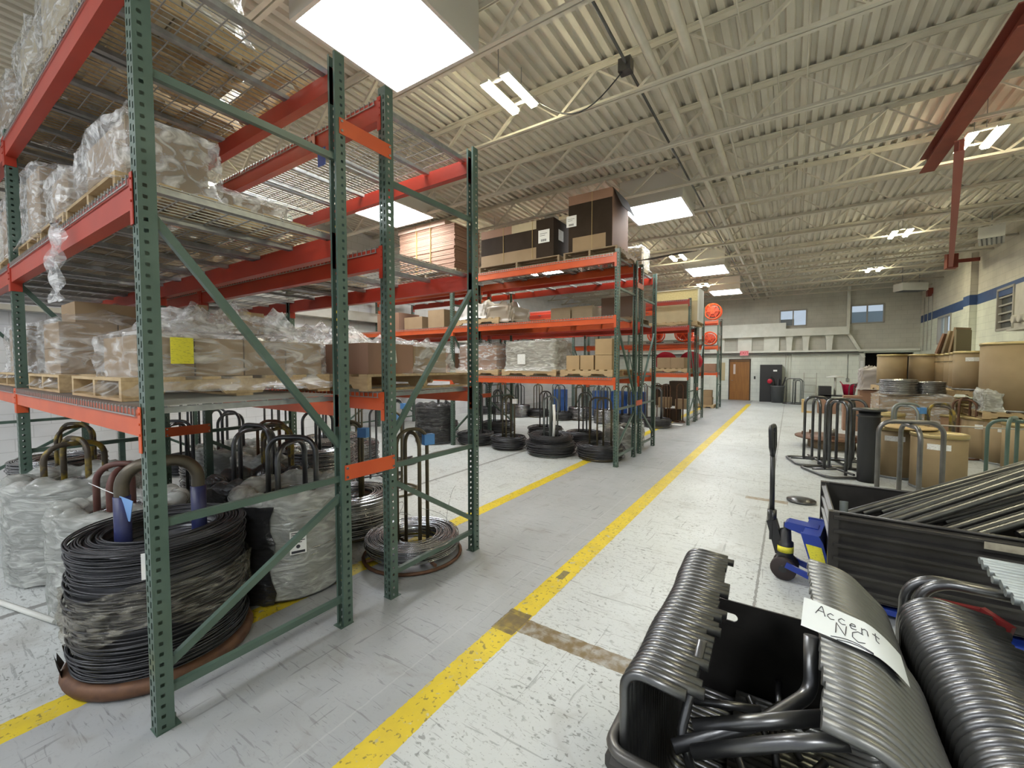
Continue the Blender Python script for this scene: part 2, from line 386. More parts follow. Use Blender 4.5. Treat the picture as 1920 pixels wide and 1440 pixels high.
# roof joists
JM = mat('joist_paint', (.66, .62, .53), .55, c2=(.54, .50, .41), scale=3, stretch=(1, 1, 1))
def joist_meshes():
    a, b = XL, XR
    bc = MB(); bc.box(a, b, -.052, -.008, 5.0, 5.008); bc.box(a, b, .008, .052, 5.0, 5.008); bc.box(a, b, -.016, -.010, 5.008, 5.05); bc.box(a, b, .010, .016, 5.008, 5.05)
    tc = MB(); tc.box(a, b, -.06, .06, 5.485, 5.495); tc.box(a, b, -.018, -.010, 5.43, 5.485); tc.box(a, b, .010, .018, 5.43, 5.485)
    wb = MB(); x = a + .15; top = False; pitch = .53
    k = 0
    while x < b - pitch:
        z0, z1 = (5.03, 5.45) if k % 2 == 0 else (5.45, 5.03)
        wd = .036 if k % 2 == 0 else .018
        wb.bar((x, 0, z0), (x + pitch, 0, z1), wd, wd, (0, 1, 0)); x += pitch; k += 1
    return bc.mesh('bottom_chord', JM), tc.mesh('top_chord', JM), wb.mesh('web', JM)
JB, JT, JW = joist_meshes()
k = 0; y = -3.98
JY = []
while y < YF - .2:
    o = thing('roof_joist', 'cream open web roof joist, %s counted from behind the camera' % nth(len(JY)), 'joist', (0, y, 0), group='roof joists under the deck')
    o['kind'] = 'structure'
    inst('top_chord', JT, o); inst('bottom_chord', JB, o); inst('web', JW, o); JY.append(y); y += 1.515

# skylight wells
WELL = mat('skylight_well_paint', (.62, .60, .56), .5)
SKYM = emis('skylight_diffuser', (.93, .97, 1.0), SKY_L)
def skylight(x0, x1, y0, y1, label, zb=4.97):
    o = thing('skylight_well', label, 'skylight', ((x0 + x1) / 2, (y0 + y1) / 2, zb), group='square skylight wells'); hx = (x1 - x0) / 2; hy = (y1 - y0) / 2; h = ZD - zb + .055
    mb = MB(); t = .02
    for s in (-1, 1):
        mb.box(-hx - .05, hx + .05, s * (hy + .03) - t, s * (hy + .03) + t, 0, h); mb.box(s * (hx + .03) - t, s * (hx + .03) + t, -hy - .01, hy + .01, 0, h)
    mb.build('shaft', WELL, o)
    mb = MB(); mb.box(-hx, hx, -hy, hy, .012, .02); mb.build('diffuser', SKYM, o)
skylight(-3.92, -2.80, 2.30, 3.50, 'huge bright square skylight nearest the camera, above the tall green racks')
skylight(-2.95, -1.82, 8.60, 9.76, 'bright skylight in a boxed well right of the tall dark carton')
skylight(-2.97, -1.85, 15.0, 16.4, 'bright skylight farther down the roof, the nearer of the two small far ones')
skylight(-2.97, -1.86, 20.0, 21.3, 'smallest, farthest bright skylight before the far wall')
skylight(-7.70, -6.55, 5.65, 6.80, 'bright skylight seen behind the second green rack frame')
skylight(-7.7, -6.55, 12.0, 13.2, 'skylight over the rack area beyond the cardboard stack')
skylight(-7.7, -6.55, -3.6, -2.4, 'skylight behind the camera at far left')
skylight(-3.92, -2.80, -3.6, -2.4, 'skylight behind the camera over the aisle')
skylight(1.2, 2.4, -3.0, -1.8, 'skylight behind the camera over the tube bins')

# strip lamps
LAMPM = emis('lamp_tube', (1.0, .93, .62), TUBE_L)
def lamp(x, y, z, label):
    o = thing('strip_lamp', label, 'lamp', (x, y, z), group='twin strip lamps')
    mb = MB()
    for s in (-1, 1): mb.box(s * .14 - .06, s * .14 + .06, -.34, .34, .03, .06)
    for s in (-1, 1): mb.box(-.2, .2, s * .25 - .02, s * .25 + .02, .06, .08)
    mb.build('housing', WHITEP, o)
    for s in (-1, 1):
        mb = MB(); mb.box(s * .14 - .04, s * .14 + .04, -.33, .33, .005, .03); mb.build('tube', LAMPM, o)
    for s in (-1, 1): mb = MB(); mb.bar((0, s * .25, .07), (0, s * .25, ZD - z), .008, .008); mb.build('hanger', GALV, o)
lamp(-2.90, 4.36, 5.0, 'glowing twin strip lamp just right of the huge skylight')
lamp(-2.90, 13.5, 5.0, 'small glowing twin strip lamp left of the third skylight along the aisle')
lamp(-3.0, 18.6, 5.0, 'tiny glowing twin strip lamp farthest along the aisle, left of the last skylight')
lamp(2.22, 8.95, 5.0, 'glowing twin strip lamp beside the red ceiling beams, right of frame')
lamp(2.2, 14.1, 5.0, 'glowing twin strip lamp in the middle of the right roof bay')
lamp(2.3, 18.8, 5.0, 'farthest glowing twin strip lamp of the right roof bay')
lamp(2.2, 3.6, 5.0, 'twin strip lamp above the right tube bins, outside the view')
lamp(2.2, -2, 5.0, 'twin strip lamp behind the camera on the right')
lamp(-8.9, 3.2, 5.0, 'twin strip lamp near the left wall')
lamp(-6.3, 9.0, 5.0, 'twin strip lamp over the second rack row')

# conduits along the roof
for (x, z, r_, m_, lab) in ((-1.0, 5.17, .05, JM, 'thick cream roof pipe, right one of the pair'), (-1.37, 5.16, .045, JM, 'thick cream roof pipe, left one of the pair'),
                        (-1.60, 5.12, .016, STEELD, 'thin dark conduit left of the cream roof pipes'), (-.80, 5.1, .014, JM, 'thin cream conduit right of the thick roof pipes')):
    mb = MB(); mb.tube([(x, YB, z), (x, YF, z)], r_, 10); tag(mb.build('roof_pipe', m_), lab, 'pipe')
mb = MB(); mb.box(-.07, .07, -.06, .06, 0, .14); o = mb.build('junction_box', STEELD, loc=(-1.62, 4.78, 5.05)); tag(o, 'dark junction box hanging under the joists near the roof pipes', 'junction box')
P0 = Vector((-1.62, 4.75, 5.08)); P1 = Vector((-2.7, 4.7, 5.05))
mb = MB(); mb.tube([P0.lerp(P1, t / 12) - Vector((0, 0, .30 * math.sin(PI * t / 12))) for t in range(13)], .008, 6); tag(mb.build('power_cable', BLACKP), 'black cable looping from the junction box to the strip lamp', 'cable')
random.seed(4)
mb = MB()
for k in range(3):
    x = -.55 + k * .3; mb.tube([(x, 2, 5.32), (x + .1, 12, 5.35), (x, 22, 5.33)], .008, 5)
tag(mb.build('wire_bundle', JM), 'cream low wires strung along the roof right of the pipes', 'wires', kind='stuff')

# red ceiling beams
REDBM = mat('dull_red_beam_paint', (.24, .045, .025), .55, c2=(.16, .03, .02), scale=4)
def ibeam(mb, a, b, wd, ht):
    a = Vector(a); b = Vector(b); u = Vector((0, 0, 1))
    mb.bar(a + u * (ht / 2), b + u * (ht / 2), wd, .015); mb.bar(a - u * (ht / 2), b - u * (ht / 2), wd, .015); mb.bar(a, b, .014, ht)
mb = MB(); ibeam(mb, (1.70, 5.7, 4.86), (1.70, 9.1, 4.86), .17, .20); tag(mb.build('crane_rail', REDBM), 'dark red steel rail hung below the joists at top right, running away', 'crane rail')
mb = MB(); ibeam(mb, (1.80, 8.0, 4.66), (3.95, 17.9, 4.80), .10, .14); tag(mb.build('crane_boom', mat('faded_red_paint', (.34, .10, .075), .6)), 'faded red boom running from the crane rail to the right wall', 'crane boom')
mb = MB(); mb.box(-.12, .12, -.15, .15, -.1, .35); mb.box(-.05, .6, -.03, .03, .05, .15); tag(mb.build('crane_bracket', REDBM, loc=(3.98, 18.0, 4.8)), 'red bracket where the boom meets the right wall', 'bracket')

# far wall dressing
LEDGE = mat('ledge_paint', (.74, .74, .67), .6, c2=(.60, .60, .52), scale=3)
t_ = 7
def trim(fn, m_):
    global t_
    mb = MB(); fn(mb); struct(mb.build('trim_%d' % t_, m_)); t_ += 1
trim(lambda m: m.box(-9, 2.2, YF - .35, YF, 3.21, 3.57), LEDGE)
trim(lambda m: m.box(-9, -.21, YF - .30, YF, 3.572, 3.87), LEDGE)
trim(lambda m: m.box(-9, 4.62, YF - .22, YF, 2.43, 2.52), LEDGE)
trim(lambda m: m.box(-9, 2.75, YF - .24, YF, 2.35, 2.40), mat('dark_gap', (.10, .095, .085), .8))
for xa, xb in ((-2.28, -1.65), (-1.12, -.48), (-3.6, -2.9), (-4.9, -4.2)): trim(lambda m: m.box(xa, xb, YF - .12, YF, 2.52, 3.21), LEDGE)
for xc in (-.06, .6, 1.5):
    trim(lambda m: (m.prism([(xc - .16, 3.21), (xc + .16, 3.21), (xc + .13, 3.05), (xc + .1, 2.52), (xc - .1, 2.52), (xc - .13, 3.05)], 'y', YF - .22, YF)), LEDGE)
trim(lambda m: m.box(2.12, 2.24, YF - .14, YF - .02, 3.2, 5.4), LEDGE)
trim(lambda m: m.bar((2.18, YF - .12, 3.3), (2.78, YF - .12, 2.15), .12, .12, (0, 1, 0)), LEDGE)
trim(lambda m: m.box(2.62, 2.82, YF - .05, YF, 0, 2.36), mat('jamb_paint', (.58, .58, .54), .6))
for x in (-.19, -.1, .02): 
    mb = MB(); mb.tube([(x, YF - .03, .1), (x, YF - .03, 2.36)], .016, 8); tag(mb.build('wall_conduit', LEDGE), '%s thin painted conduit right of the dark cabinet on the far wall' % {-.19: 'left', -.1: 'middle', .02: 'right'}[x], 'conduit', 'conduits beside the dark cabinet')
mb = MB(); mb.tube([(2.22, YF - .02, 2.3), (2.22, YF - .02, 1.2)], .012, 6); mb.box(2.17, 2.27, YF - .06, YF, 1.05, 1.2); tag(mb.build('outlet_drop', GALV), 'grey outlet box on a conduit drop left of the dark opening', 'outlet')
# windows
def window(n, x0, x1, z0, z1, y, mull=True, axis='y', rows=0, dark=False):
    o = empty('window_%d' % n); struct(o); fr = mat('window_frame_paint', (.36, .34, .30), .6); mb = MB(); t = .05
    def bx(a0, a1, z0_, z1_, d0, d1):
        if axis == 'y': mb.box(a0, a1, y + d0, y + d1, z0_, z1_)
        else: mb.box(y + d0, y + d1, a0, a1, z0_, z1_)
    d0, d1 = (-.03, .12)
    bx(x0 - .02, x1 + .02, z0 - .03, z0 + t - .02, d0, d1); bx(x0 - .02, x1 + .02, z1 - t + .02, z1 + .03, d0, d1)
    bx(x0 - .03, x0 + t - .02, z0, z1, d0, d1); bx(x1 - t + .02, x1 + .03, z0, z1, d0, d1)
    if mull: bx((x0 + x1) / 2 - .025, (x0 + x1) / 2 + .025, z0, z1, 0, .09)
    for k in range(rows): zz = z0 + (z1 - z0) * (k + 1) / (rows + 1); bx(x0, x1, zz - .02, zz + .02, 0, .09)
    mb.build('window_frame', fr, o)
    g = film('pane_glass_%d' % n, (.9, .95, 1), .06, .10, 1.0, bump=0, rough=.05)
    if dark: g = mat('grimy_dark_glass', (.05, .055, .055), .25, c2=(.13, .13, .12), scale=6)
    mb = MB(); bx(x0, x1, z0, z1, .06, .066); mb.build('pane', g, o)
window(1, -.47, .61, 3.72, 4.49, YF)
window(2, 2.28, 3.43, 3.71, 4.53, YF)
window(3, 20.7, 22.2, 2.6, 3.58, XR, mull=True, axis='x')
window(4, 15.75, 16.75, 2.72, 3.78, XR, mull=False, axis='x', rows=4, dark=True)
# things seen through the far windows: a ducted ceiling of the next room
mb = MB(); mb.box(-1.2, .12, YF + 1.2, YF + 1.25, 3.4, 4.16); tag(mb.build('partition', mat('partition_paint', (.22, .21, .19), .7)), 'dark partition seen through the left upper window', 'partition')
mb = MB(); mb.box(2.4, 3.7, YF + 1.4, YF + 1.45, 3.2, 4.36); tag(mb.build('partition', mat('pale_blue_partition', (.36, .45, .52), .7)), 'pale blue partition seen through the right upper window', 'partition')

# door
o = empty('door_1', (-2.18, YF, 0)); struct(o)
mb = MB(); mb.box(-.5, -.45, -.06, .0, 0, 2.13); mb.box(.45, .5, -.06, .0, 0, 2.13); mb.box(-.5, .5, -.06, .0, 2.08, 2.13); mb.build('door_frame', mat('door_frame_brown', (.05, .03, .02), .5), o)
mb = MB(); mb.box(-.45, .45, -.045, -.005, .01, 2.08); mb.build('door_leaf', DOORW, o)
mb = MB(); mb.box(-.29, -.19, -.052, -.045, 1.35, 1.86); mb.build('door_window', mat('frosted_pane', (.60, .50, .45), .2), o)
mb = MB(); mb.tube([(-.38, -.045, 1.02), (-.38, -.09, 1.02)], .012, 8); mb.tube([(-.38, -.09, 1.02), (-.27, -.09, 1.02)], .011, 8); mb.build('door_handle', CHROME, o)
mb = MB(); mb.box(-.45, .45, -.08, -.045, 2.0, 2.05) ; mb.build('door_closer', mat('closer_bronze', (.12, .07, .03), .4), o)
mb = MB(); mb.box(0, .07, -.03, 0, 1.1, 1.25); tag(mb.build('switch_box', BLACKP, loc=(-1.53, YF, 0)), 'small dark wall switch just right of the oak door', 'switch')
def text_obj(name, s, size, m_, parent, loc, rot, ext=.002):
    cu = bpy.data.curves.new(name, 'FONT'); cu.body = s; cu.size = size; cu.extrude = ext; cu.align_x = 'CENTER'; cu.align_y = 'CENTER'
    tmp = bpy.data.objects.new(name + '_tmp', cu); COL.objects.link(tmp)
    dg = bpy.context.evaluated_depsgraph_get(); me = bpy.data.meshes.new_from_object(tmp.evaluated_get(dg)); bpy.data.objects.remove(tmp)
    me.materials.clear(); me.materials.append(m_)
    o = bpy.data.objects.new(name, me); COL.objects.link(o); o.location = loc; o.rotation_euler = rot
    if parent: o.parent = parent
    return o
o = thing('exit_sign', 'small pink lit EXIT sign above the oak door', 'sign', (-1.97, YF - .28, 2.42))
mb = MB(); mb.box(-.19, .19, -.02, .03, -.12, .12); mb.build('sign_body', emis('exit_face', (1.0, .36, .36), .75), o)
mb = MB(); mb.box(-.05, .05, .03, .08, -.04, .04); mb.build('bracket', GREYP, o)
text_obj('sign_text', 'EXIT', .19, mat('exit_red', (.5, .02, .03), .5), o, (0, -.023, 0), (R(90), 0, 0))
# dark cabinet with a dust bin in front
o = thing('steel_cabinet', 'tall matt black steel cabinet on the far wall right of the oak door', 'cabinet', (-.78, YF - .3, 0))
mb = MB(); mb.box(-.46, .46, -.27, .28, 0, 1.83); mb.build('body', BLACKP, o)
for s in (-1, 1):
    mb = MB(); mb.box(min(s * .005, s * .45), max(s * .005, s * .45), -.285, -.27, .06, 1.8); d_ = mb.build('door', BLACKP, o)
    mb = MB(); mb.box(s * .04 - .012, s * .04 + .012, -.31, -.285, .9, 1.08); mb.build('handle', CHROME, d_)
mb = MB(); mb.box(.10, .26, -.29, -.286, 1.5, 1.58); mb.build('label_plate', WHITE, o)
o = thing('trash_can', 'grey round plastic bin with dark tools poking out, before the black cabinet', 'bin', (-.48, 24.0, 0))
mb = MB(); mb.lathe([(.24, 0), (.29, .75), (.31, .77), (.31, .82), (.28, .82), (.27, .5), (0, .5)], 24); mb.build('body', GREYP, o)
random.seed(3); mb = MB()
for k in range(9): a = random.random() * 6; mb.bar((.1 * math.cos(a), .1 * math.sin(a), .5), (.32 * math.cos(a), .2 * math.sin(a), .95 + random.random() * .35), .03, .05)
mb.build('tool_handles', BLACKP, o)
mb = MB(); mb.lathe([(.11, 0), (.115, .02), (.1, .04), (0, .04)], 16); i_ = mb.build('red_reel', REDP, o, loc=(-.32, -.1, 1.03)); i_.rotation_euler = (R(90), 0, 0)
# wall louvre / fan housing on right wall
o = thing('wall_unit', 'cream boxy wall machine on the right wall beside the dark louvred window', 'machine', (XR - .22, 13.75, 2.6))
mb = MB(); mb.box(-.2, .25, -.55, .55, 0, 1.0); mb.box(-.3, .25, -.6, .6, -.05, 0); mb.build('housing', BEIGEP, o)
mb = MB()
for k in range(3): mb.tube([(-.32, -.35 + k * .3, .2), (-.2, -.35 + k * .3, .2)], .09, 12)
for k in range(3): mb.bar((.1, -.4 + .4 * k, -.7), (.1, -.4 + .4 * k, -.05), .03, .03)
mb.build('pipework', BEIGEP, o)
# unit heaters near the roof
def heater(p, rz, label):
    o = thing('unit_heater', label, 'heater', p, rz)
    mb = MB(); mb.box(-.45, .45, -.22, .22, -.14, .14); mb.build('housing', WHITEP, o)
    mb = MB()
    for k in range(5): mb.box(-.4, .4, -.18 + k * .08, -.15 + k * .08, -.16, -.14)
    mb.build('louvres', GREYP, o)
    for q in (-.3, .3): mb = MB(); mb.bar((q, 0, .14), (q, 0, ZD - p[2]), .02, .02); mb.build('hanger', GALV, o)
heater((3.75, 21.8, 4.75), .5, 'white unit heater hanging in the far right roof corner')
heater((4.1, 15.4, 5.0), 1.3, 'white unit heater hanging by the right wall near the roof')
mb = MB(); mb.box(0, .12, -.15, .15, 0, .22); mb.box(-.02, .14, -.2, -.15, .05, .3)
tag(mb.build('alarm_box', REDBM, loc=(XR - .14, 23.3, 4.55)), 'small red box high on the right wall near the far corner', 'alarm box')
for y in (23.0, 23.6, 24.2):
    mb = MB(); mb.tube([(XR - .03, y, 2.4), (XR - .03, y, 4.6)], .012, 6); tag(mb.build('wall_conduit', BEIGEP), '%s thin conduit falling down the right wall below the red box' % {23.0: 'nearest', 23.6: 'middle', 24.2: 'farthest'}[y], 'conduit', 'conduits below the red alarm box')
# left wall dressing: yellow column and long cream ledges
mb = MB(); mb.box(-.1, .1, -.1, .1, 0, ZD - .1); tag(mb.build('column', YELLOW, loc=(XL + .3, 6.80, 0)), 'yellow painted steel column at the white left wall', 'column')
mb = MB(); mb.box(XL, XL + .3, -3, 20, 3.0, 3.25); mb.box(XL, XL + .22, -3, 20, 2.62, 2.7); struct(mb.build('trim_40', BEIGEP))

# ------------------------------------------------------------------ pallet racks
PW, PD, HOLE = .076, .07, .0508
def post_mesh(h, name='post'):
    """channel post, front face toward -y at y=0, centred on x, open toward +y, with real holes"""
    mb = MB(); n = int(h / HOLE)
    def strip(fn, wd, cols, hw, hh, stag):
        # fn(u,z)->point ; u in 0..wd
        us = [0.0]
        for c in cols: us += [c - hw, c + hw]
        us.append(wd)
        for k in range(n):
            z0 = k * HOLE; z1 = z0 + HOLE if k < n - 1 else h
            for i in range(len(us) - 1):
                a, b = us[i], us[i + 1]
                if i % 2 == 0: mb.quad(fn(a, z0), fn(b, z0), fn(b, z1), fn(a, z1))
                else:
                    off = stag[(i - 1) // 2]; zc = z0 + HOLE / 2 + off
                    lo, hi = zc - hh, zc + hh
                    mb.quad(fn(a, z0), fn(b, z0), fn(b, lo), fn(a, lo)); mb.quad(fn(a, hi), fn(b, hi), fn(b, z1), fn(a, z1))
    hw = PW / 2
    strip(lambda u, z: (-hw + u, 0, z), PW, (.020, .056), .0065, .015, (.008, -.008))
    for s in (-1, 1): strip(lambda u, z: (s * hw, u, z), PD, (.027,), .0085, .0085, (0,))
    for s in (-1, 1): mb.quad((s * hw, PD, 0), (s * (hw - .018), PD, 0), (s * (hw - .018), PD, h), (s * hw, PD, h))
    mb.quad((-hw, .018, 0), (hw, .018, 0), (hw, .018, .0), (-hw, .018, .0))
    me = mb.mesh(name, GREEN); return me
POSTS = {}
def get_post(h):
    if h not in POSTS: POSTS[h] = post_mesh(h)
    return POSTS[h]
mb = MB(); mb.box(-.042, .042, -.004, .095, 0, .004); mb.tube([(-.02, .085, .004), (-.02, .085, .03)], .008, 6); FOOT = mb.mesh('foot_plate', GREEN)
BEAMS = {}
def beam_mesh(L, h, m_):
    k = (L, h, m_.name)
    if k not in BEAMS:
        mb = MB(); mb.prism([(0, -h), (.065, -h), (.065, -.042), (.036, -.042), (.036, 0), (0, 0)], 'x', 0, L)
        cs = []
        for x0, x1, s in ((0, .006, 1), (L - .006, L, -1)):
            c = MB(); cs.append(c)
            c.box(x0, x1, -.006, .062, -h - .075, .01)
            if s == 1: c.box(-.034, 0, -.008, -.004, -h - .075, .01)
            else: c.box(L, L + .034, -.008, -.004, -h - .075, .01)
            xx = -.022 if s == 1 else L + .022
            for kk in range(3): c.tube([(xx, -.008, -.02 - kk * .05), (xx, -.013, -.02 - kk * .05)], .006, 6)
        BEAMS[k] = (mb.mesh('beam', m_), [c.mesh('end_plate', m_) for c in cs])
    return BEAMS[k]
DECKS = {}
def deck_mesh(wd, dp):
    k = (round(wd, 3), round(dp, 3))
    if k not in DECKS:
        mb = MB(); t = .0028; nx = int(wd / .052)
        for i in range(nx + 1):
            x = .01 + (wd - .02) * i / nx
            mb.box(x - t, x + t, -.006, dp + .006, 0, 2 * t)
            mb.box(x - t, x + t, -.010, -.004, -.036, 2 * t); mb.box(x - t, x + t, dp + .004, dp + .010, -.036, 2 * t)
        ny = int(dp / .11)
        for j in range(ny + 1):
            y = .0 + dp * j / ny; mb.box(0, wd, y - t, y + t, -2 * t, 0)
        mb.box(0, wd, -.012, -.006, -.040, -.034); mb.box(0, wd, dp + .006, dp + .012, -.040, -.034)
        cs = []
        for j in range(3):
            c = MB(); cs.append(c)
            x = .024 + (wd - .048) * j / 2
            c.prism([(x - .022, -.006), (x - .022, -.036), (x + .022, -.036), (x + .022, -.006), (x + .018, -.006), (x + .018, -.032), (x - .018, -.032), (x - .018, -.006)], 'y', .04, dp - .04)
        DECKS[k] = (mb.mesh('wire_deck', WIREM), [c.mesh('support_channel', GALV) for c in cs])
    return DECKS[k]
def strut(mb, a, b, wd=.038):
    mb.bar(a, b, .032, wd)
def rack(label, x_right, bays, y0, depth, h, levels, matf, mirror=False, nframes=None, spacer_to=None, deck=True, fine=True):
    """bays: list of bay beam lengths going to -x. levels: list of (z, beam height)."""
    root = thing('pallet_rack', label, 'rack', (x_right, y0, 0), group='green and orange pallet racks standing in rows across the hall')
    x = 0.0; xs = [0.0]
    for L in bays: x -= L + PW; xs.append(x)
    pm = get_post(h)
    for fi, fx in enumerate(xs):
        a = inst('post', pm, root, (fx, 0, .004)); b = inst('post', pm, root, (fx, depth, .004), (0, 0, PI))
        inst('foot_plate', FOOT, root, (fx, 0, 0)); inst('foot_plate', FOOT, root, (fx, depth, 0), (0, 0, PI))
        def P(t, z):
            yy = PD * .8 + (depth - PD * 1.6) * (1 - t if mirror else t); return (fx, yy, z)
        for (t0, z0, t1, z1) in ((0, .18, 1, .18), (0, 1.0, 1, 1.0), (0, .30, 1, .88), (0, 2.45, 1, 1.22)) + (((0, 3.1, 1, 3.1),) if h > 3.3 else ((0, 2.6, 1, 2.6),)):
            mb = MB(); strut(mb, P(t0, z0), P(t1, z1)); mb.build('brace', GREEN, root)
    for bi, L in enumerate(bays):
        x1 = xs[bi] - PW / 2; x0 = x1 - L
        for li, (z, bh) in enumerate(levels):
            m_ = matf(li, bi); bm, cm = beam_mesh(L, bh, m_)
            f_ = inst('beam', bm, root, (x0, 0, z)); [inst('end_plate', q, f_) for q in cm]
            f_ = inst('beam', bm, root, (x1, depth, z), (0, 0, PI)); [inst('end_plate', q, f_) for q in cm]
            if deck:
                nd = 3 if L > 2.8 else 2; wd = (L - .04) / nd; dm, ch = deck_mesh(wd - .02, depth - .0)
                for d_ in range(nd):
                    o = inst('wire_deck', dm, root, (x0 + .03 + d_ * wd, 0, z + .004)); [inst('support_channel', q, o) for q in ch]
    if spacer_to:
        for fx in xs:
            for z in (1.04, 3.30):
                mb = MB(); mb.box(fx + PW / 2, fx + PW / 2 + .006, depth - .045, depth + spacer_to + .045, z - .05, z + .05)
                s_ = mb.build('row_spacer', ORANGE, root); mb = MB()
                for yy in (depth - .03, depth + spacer_to + .03):
                    for zz in (z - .03, z + .03): mb.tube([(fx + PW / 2 + .006, yy, zz), (fx + PW / 2 + .014, yy, zz)], .009, 6)
                mb.build('bolt', CHROME, s_)
    return root
XA = -2.495
L12 = 3.66; L10 = 3.05
lv = [(1.55, .13), (2.62, .15), (3.68, .15)]
or_ = lambda li, bi: ORANGE if li == 0 else RED
rack('nearest green rack frame with orange beams, foremost row at the left', XA, [L10, L10], .68, 1.07, 3.75, lv, or_, spacer_to=.33)
rack('second rack row with red beams, directly behind the nearest frame', XA, [L10, L10], 2.08, 1.07, 3.75, lv, or_, mirror=True)
lv2 = [(1.55, .13), (2.62, .13), (3.68, .15)]
rack('third rack row, front half of the middle double rack carrying dark cartons on top', XA, [L12, L12], 7.03, 1.07, 3.75, lv2, lambda li, bi: ORANGE, spacer_to=.30)
rack('fourth rack row, rear half of the middle double rack', XA, [L12, L12], 8.40, 1.07, 3.75, lv2, or_, mirror=True)
lv3 = [(1.55, .13), (2.95, .13), (3.72, .13)]
rack('fifth rack row, front half of the far double rack with a pale crate on top', XA, [L12, L12], 13.25, 1.07, 3.75, lv3, or_, spacer_to=.25)
rack('sixth rack row, rear half of the far double rack', XA, [L12, L12], 14.57, 1.07, 3.75, [(1.55, .13), (2.5, .13), (3.72, .13)], lambda li, bi: ORANGE, mirror=True)
lv4 = [(1.50, .12), (2.60, .12), (3.65, .12)]
rack('last short rack row before the oak door, with orange hose reels', XA, [L12], 19.2, .9, 3.70, lv4, lambda li, bi: ORANGE)
#@@PART2
# ------------------------------------------------------------------ generic goods
def rnd(a, b): return a + (b - a) * random.random()
def pallet(x0, x1, y0, y1, z, label, along='y', m_=None, group=None):
    """stringers run along `along`; returns top z"""
    m_ = m_ or WOOD; o = thing('wooden_pallet', label, 'pallet', ((x0 + x1) / 2, (y0 + y1) / 2, z), group=group)
    w_, d_ = (x1 - x0) / 2, (y1 - y0) / 2
    if along == 'x': w_, d_ = d_, w_
    def put(mb, name):
        if along == 'x': mb.tr(Matrix.Rotation(PI / 2, 4, 'Z'))
        return mb.build(name, m_, o)
    for s in (-1, 0, 1):
        mb = MB(); xc = s * (w_ - .02); n = d_ * .5
        mb.prism([(-d_, .016), (-d_ * .72, .016), (-d_ * .68, .05), (-d_ * .22, .05), (-d_ * .18, .016), (d_ * .18, .016), (d_ * .22, .05), (d_ * .68, .05), (d_ * .72, .016), (d_, .016), (d_, .108), (-d_, .108)], 'x', xc - .019, xc + .019)
        put(mb, 'stringer')
    mb = MB(); nb = 7; bw = .10
    for k in range(nb):
        yc = -d_ + bw / 2 + (2 * d_ - bw) * k / (nb - 1); mb.box(-w_, w_, yc - bw / 2, yc + bw / 2, .109, .127)
    put(mb, 'top_boards')
    for k in (0, 2, 4): mb = MB(); yc = -d_ + bw / 2 + (2 * d_ - bw) * k / 4; mb.box(-w_, w_, yc - bw / 2, yc + bw / 2, 0, .015); put(mb, 'bottom_board')
    return z + .128
def carton(x0, x1, y0, y1, z0, z1, label, m_=CARD, group=None, tape=False, flaps=False, sheet=None):
    cx, cy = (x0 + x1) / 2, (y0 + y1) / 2; a, b = (x1 - x0) / 2, (y1 - y0) / 2; h = z1 - z0; e = .003
    o = thing('carton', label, 'box', (cx, cy, z0), group=group)
    mb = MB()
    if flaps:
        t = .006; mb.box(-a, a, -b, -b + t, 0, h); mb.box(-a, a, b - t, b, 0, h); mb.box(-a, -a + t, -b, b, 0, h); mb.box(a - t, a, -b, b, 0, h); mb.box(-a, a, -b, b, 0, t)
    else: mb.box(-a, a, -b, -e + b, 0, h); mb.box(-a + .001, a - .001, -.0015, .0015, h, h + .0012)
    mb.build('body', m_, o)
    if tape:
        mb = MB(); mb.box(-a - .001, a + .001, -.025, .025, h + .0005, h + .0018); mb.box(a, a + .0012, -.025, .025, h - .07, h); mb.box(-a - .0012, -a, -.025, .025, h - .07, h); mb.build('tape', TAPE, o)
    return o
def stack(x0, x1, y0, y1, z0, nx, ny, nz, hh, where, m_=CARD, group=None, skip=(), gap=.006, shell=True):
    dx, dy = (x1 - x0) / nx, (y1 - y0) / ny
    LX = ['']if nx == 1 else (['left', 'right'] if nx == 2 else ['left', 'middle', 'right'] if nx == 3 else ['leftmost', 'second', 'third', 'fourth', 'fifth'][:nx])
    LY = [''] if ny == 1 else (['front', 'back'] if ny == 2 else ['front', 'centre', 'back'] if ny == 3 else ['first', 'second', 'third', 'fourth', 'fifth', 'sixth'][:ny])
    LZ = [''] if nz == 1 else (['bottom', 'top'] if nz == 2 else ['bottom', 'middle', 'top'])
    for k in range(nz):
        for j in range(ny):
            for i in range(nx):
                if (i, j, k) in skip: continue
                if shell and 0 < j < ny - 1 and i < nx - 1 and k < nz - 1: continue
                pos = ' '.join(s for s in (LZ[k % len(LZ)], LY[j], LX[i]) if s)
                carton(x0 + i * dx + gap / 2, x0 + (i + 1) * dx - gap / 2, y0 + j * dy + gap / 2, y0 + (j + 1) * dy - gap / 2, z0 + k * hh + .002, z0 + (k + 1) * hh - .002,
                       (('%s brown carton ' % pos) if pos else 'brown carton ') + where, m_, group or ('cartons ' + where)[:60])
    return z0 + nz * hh
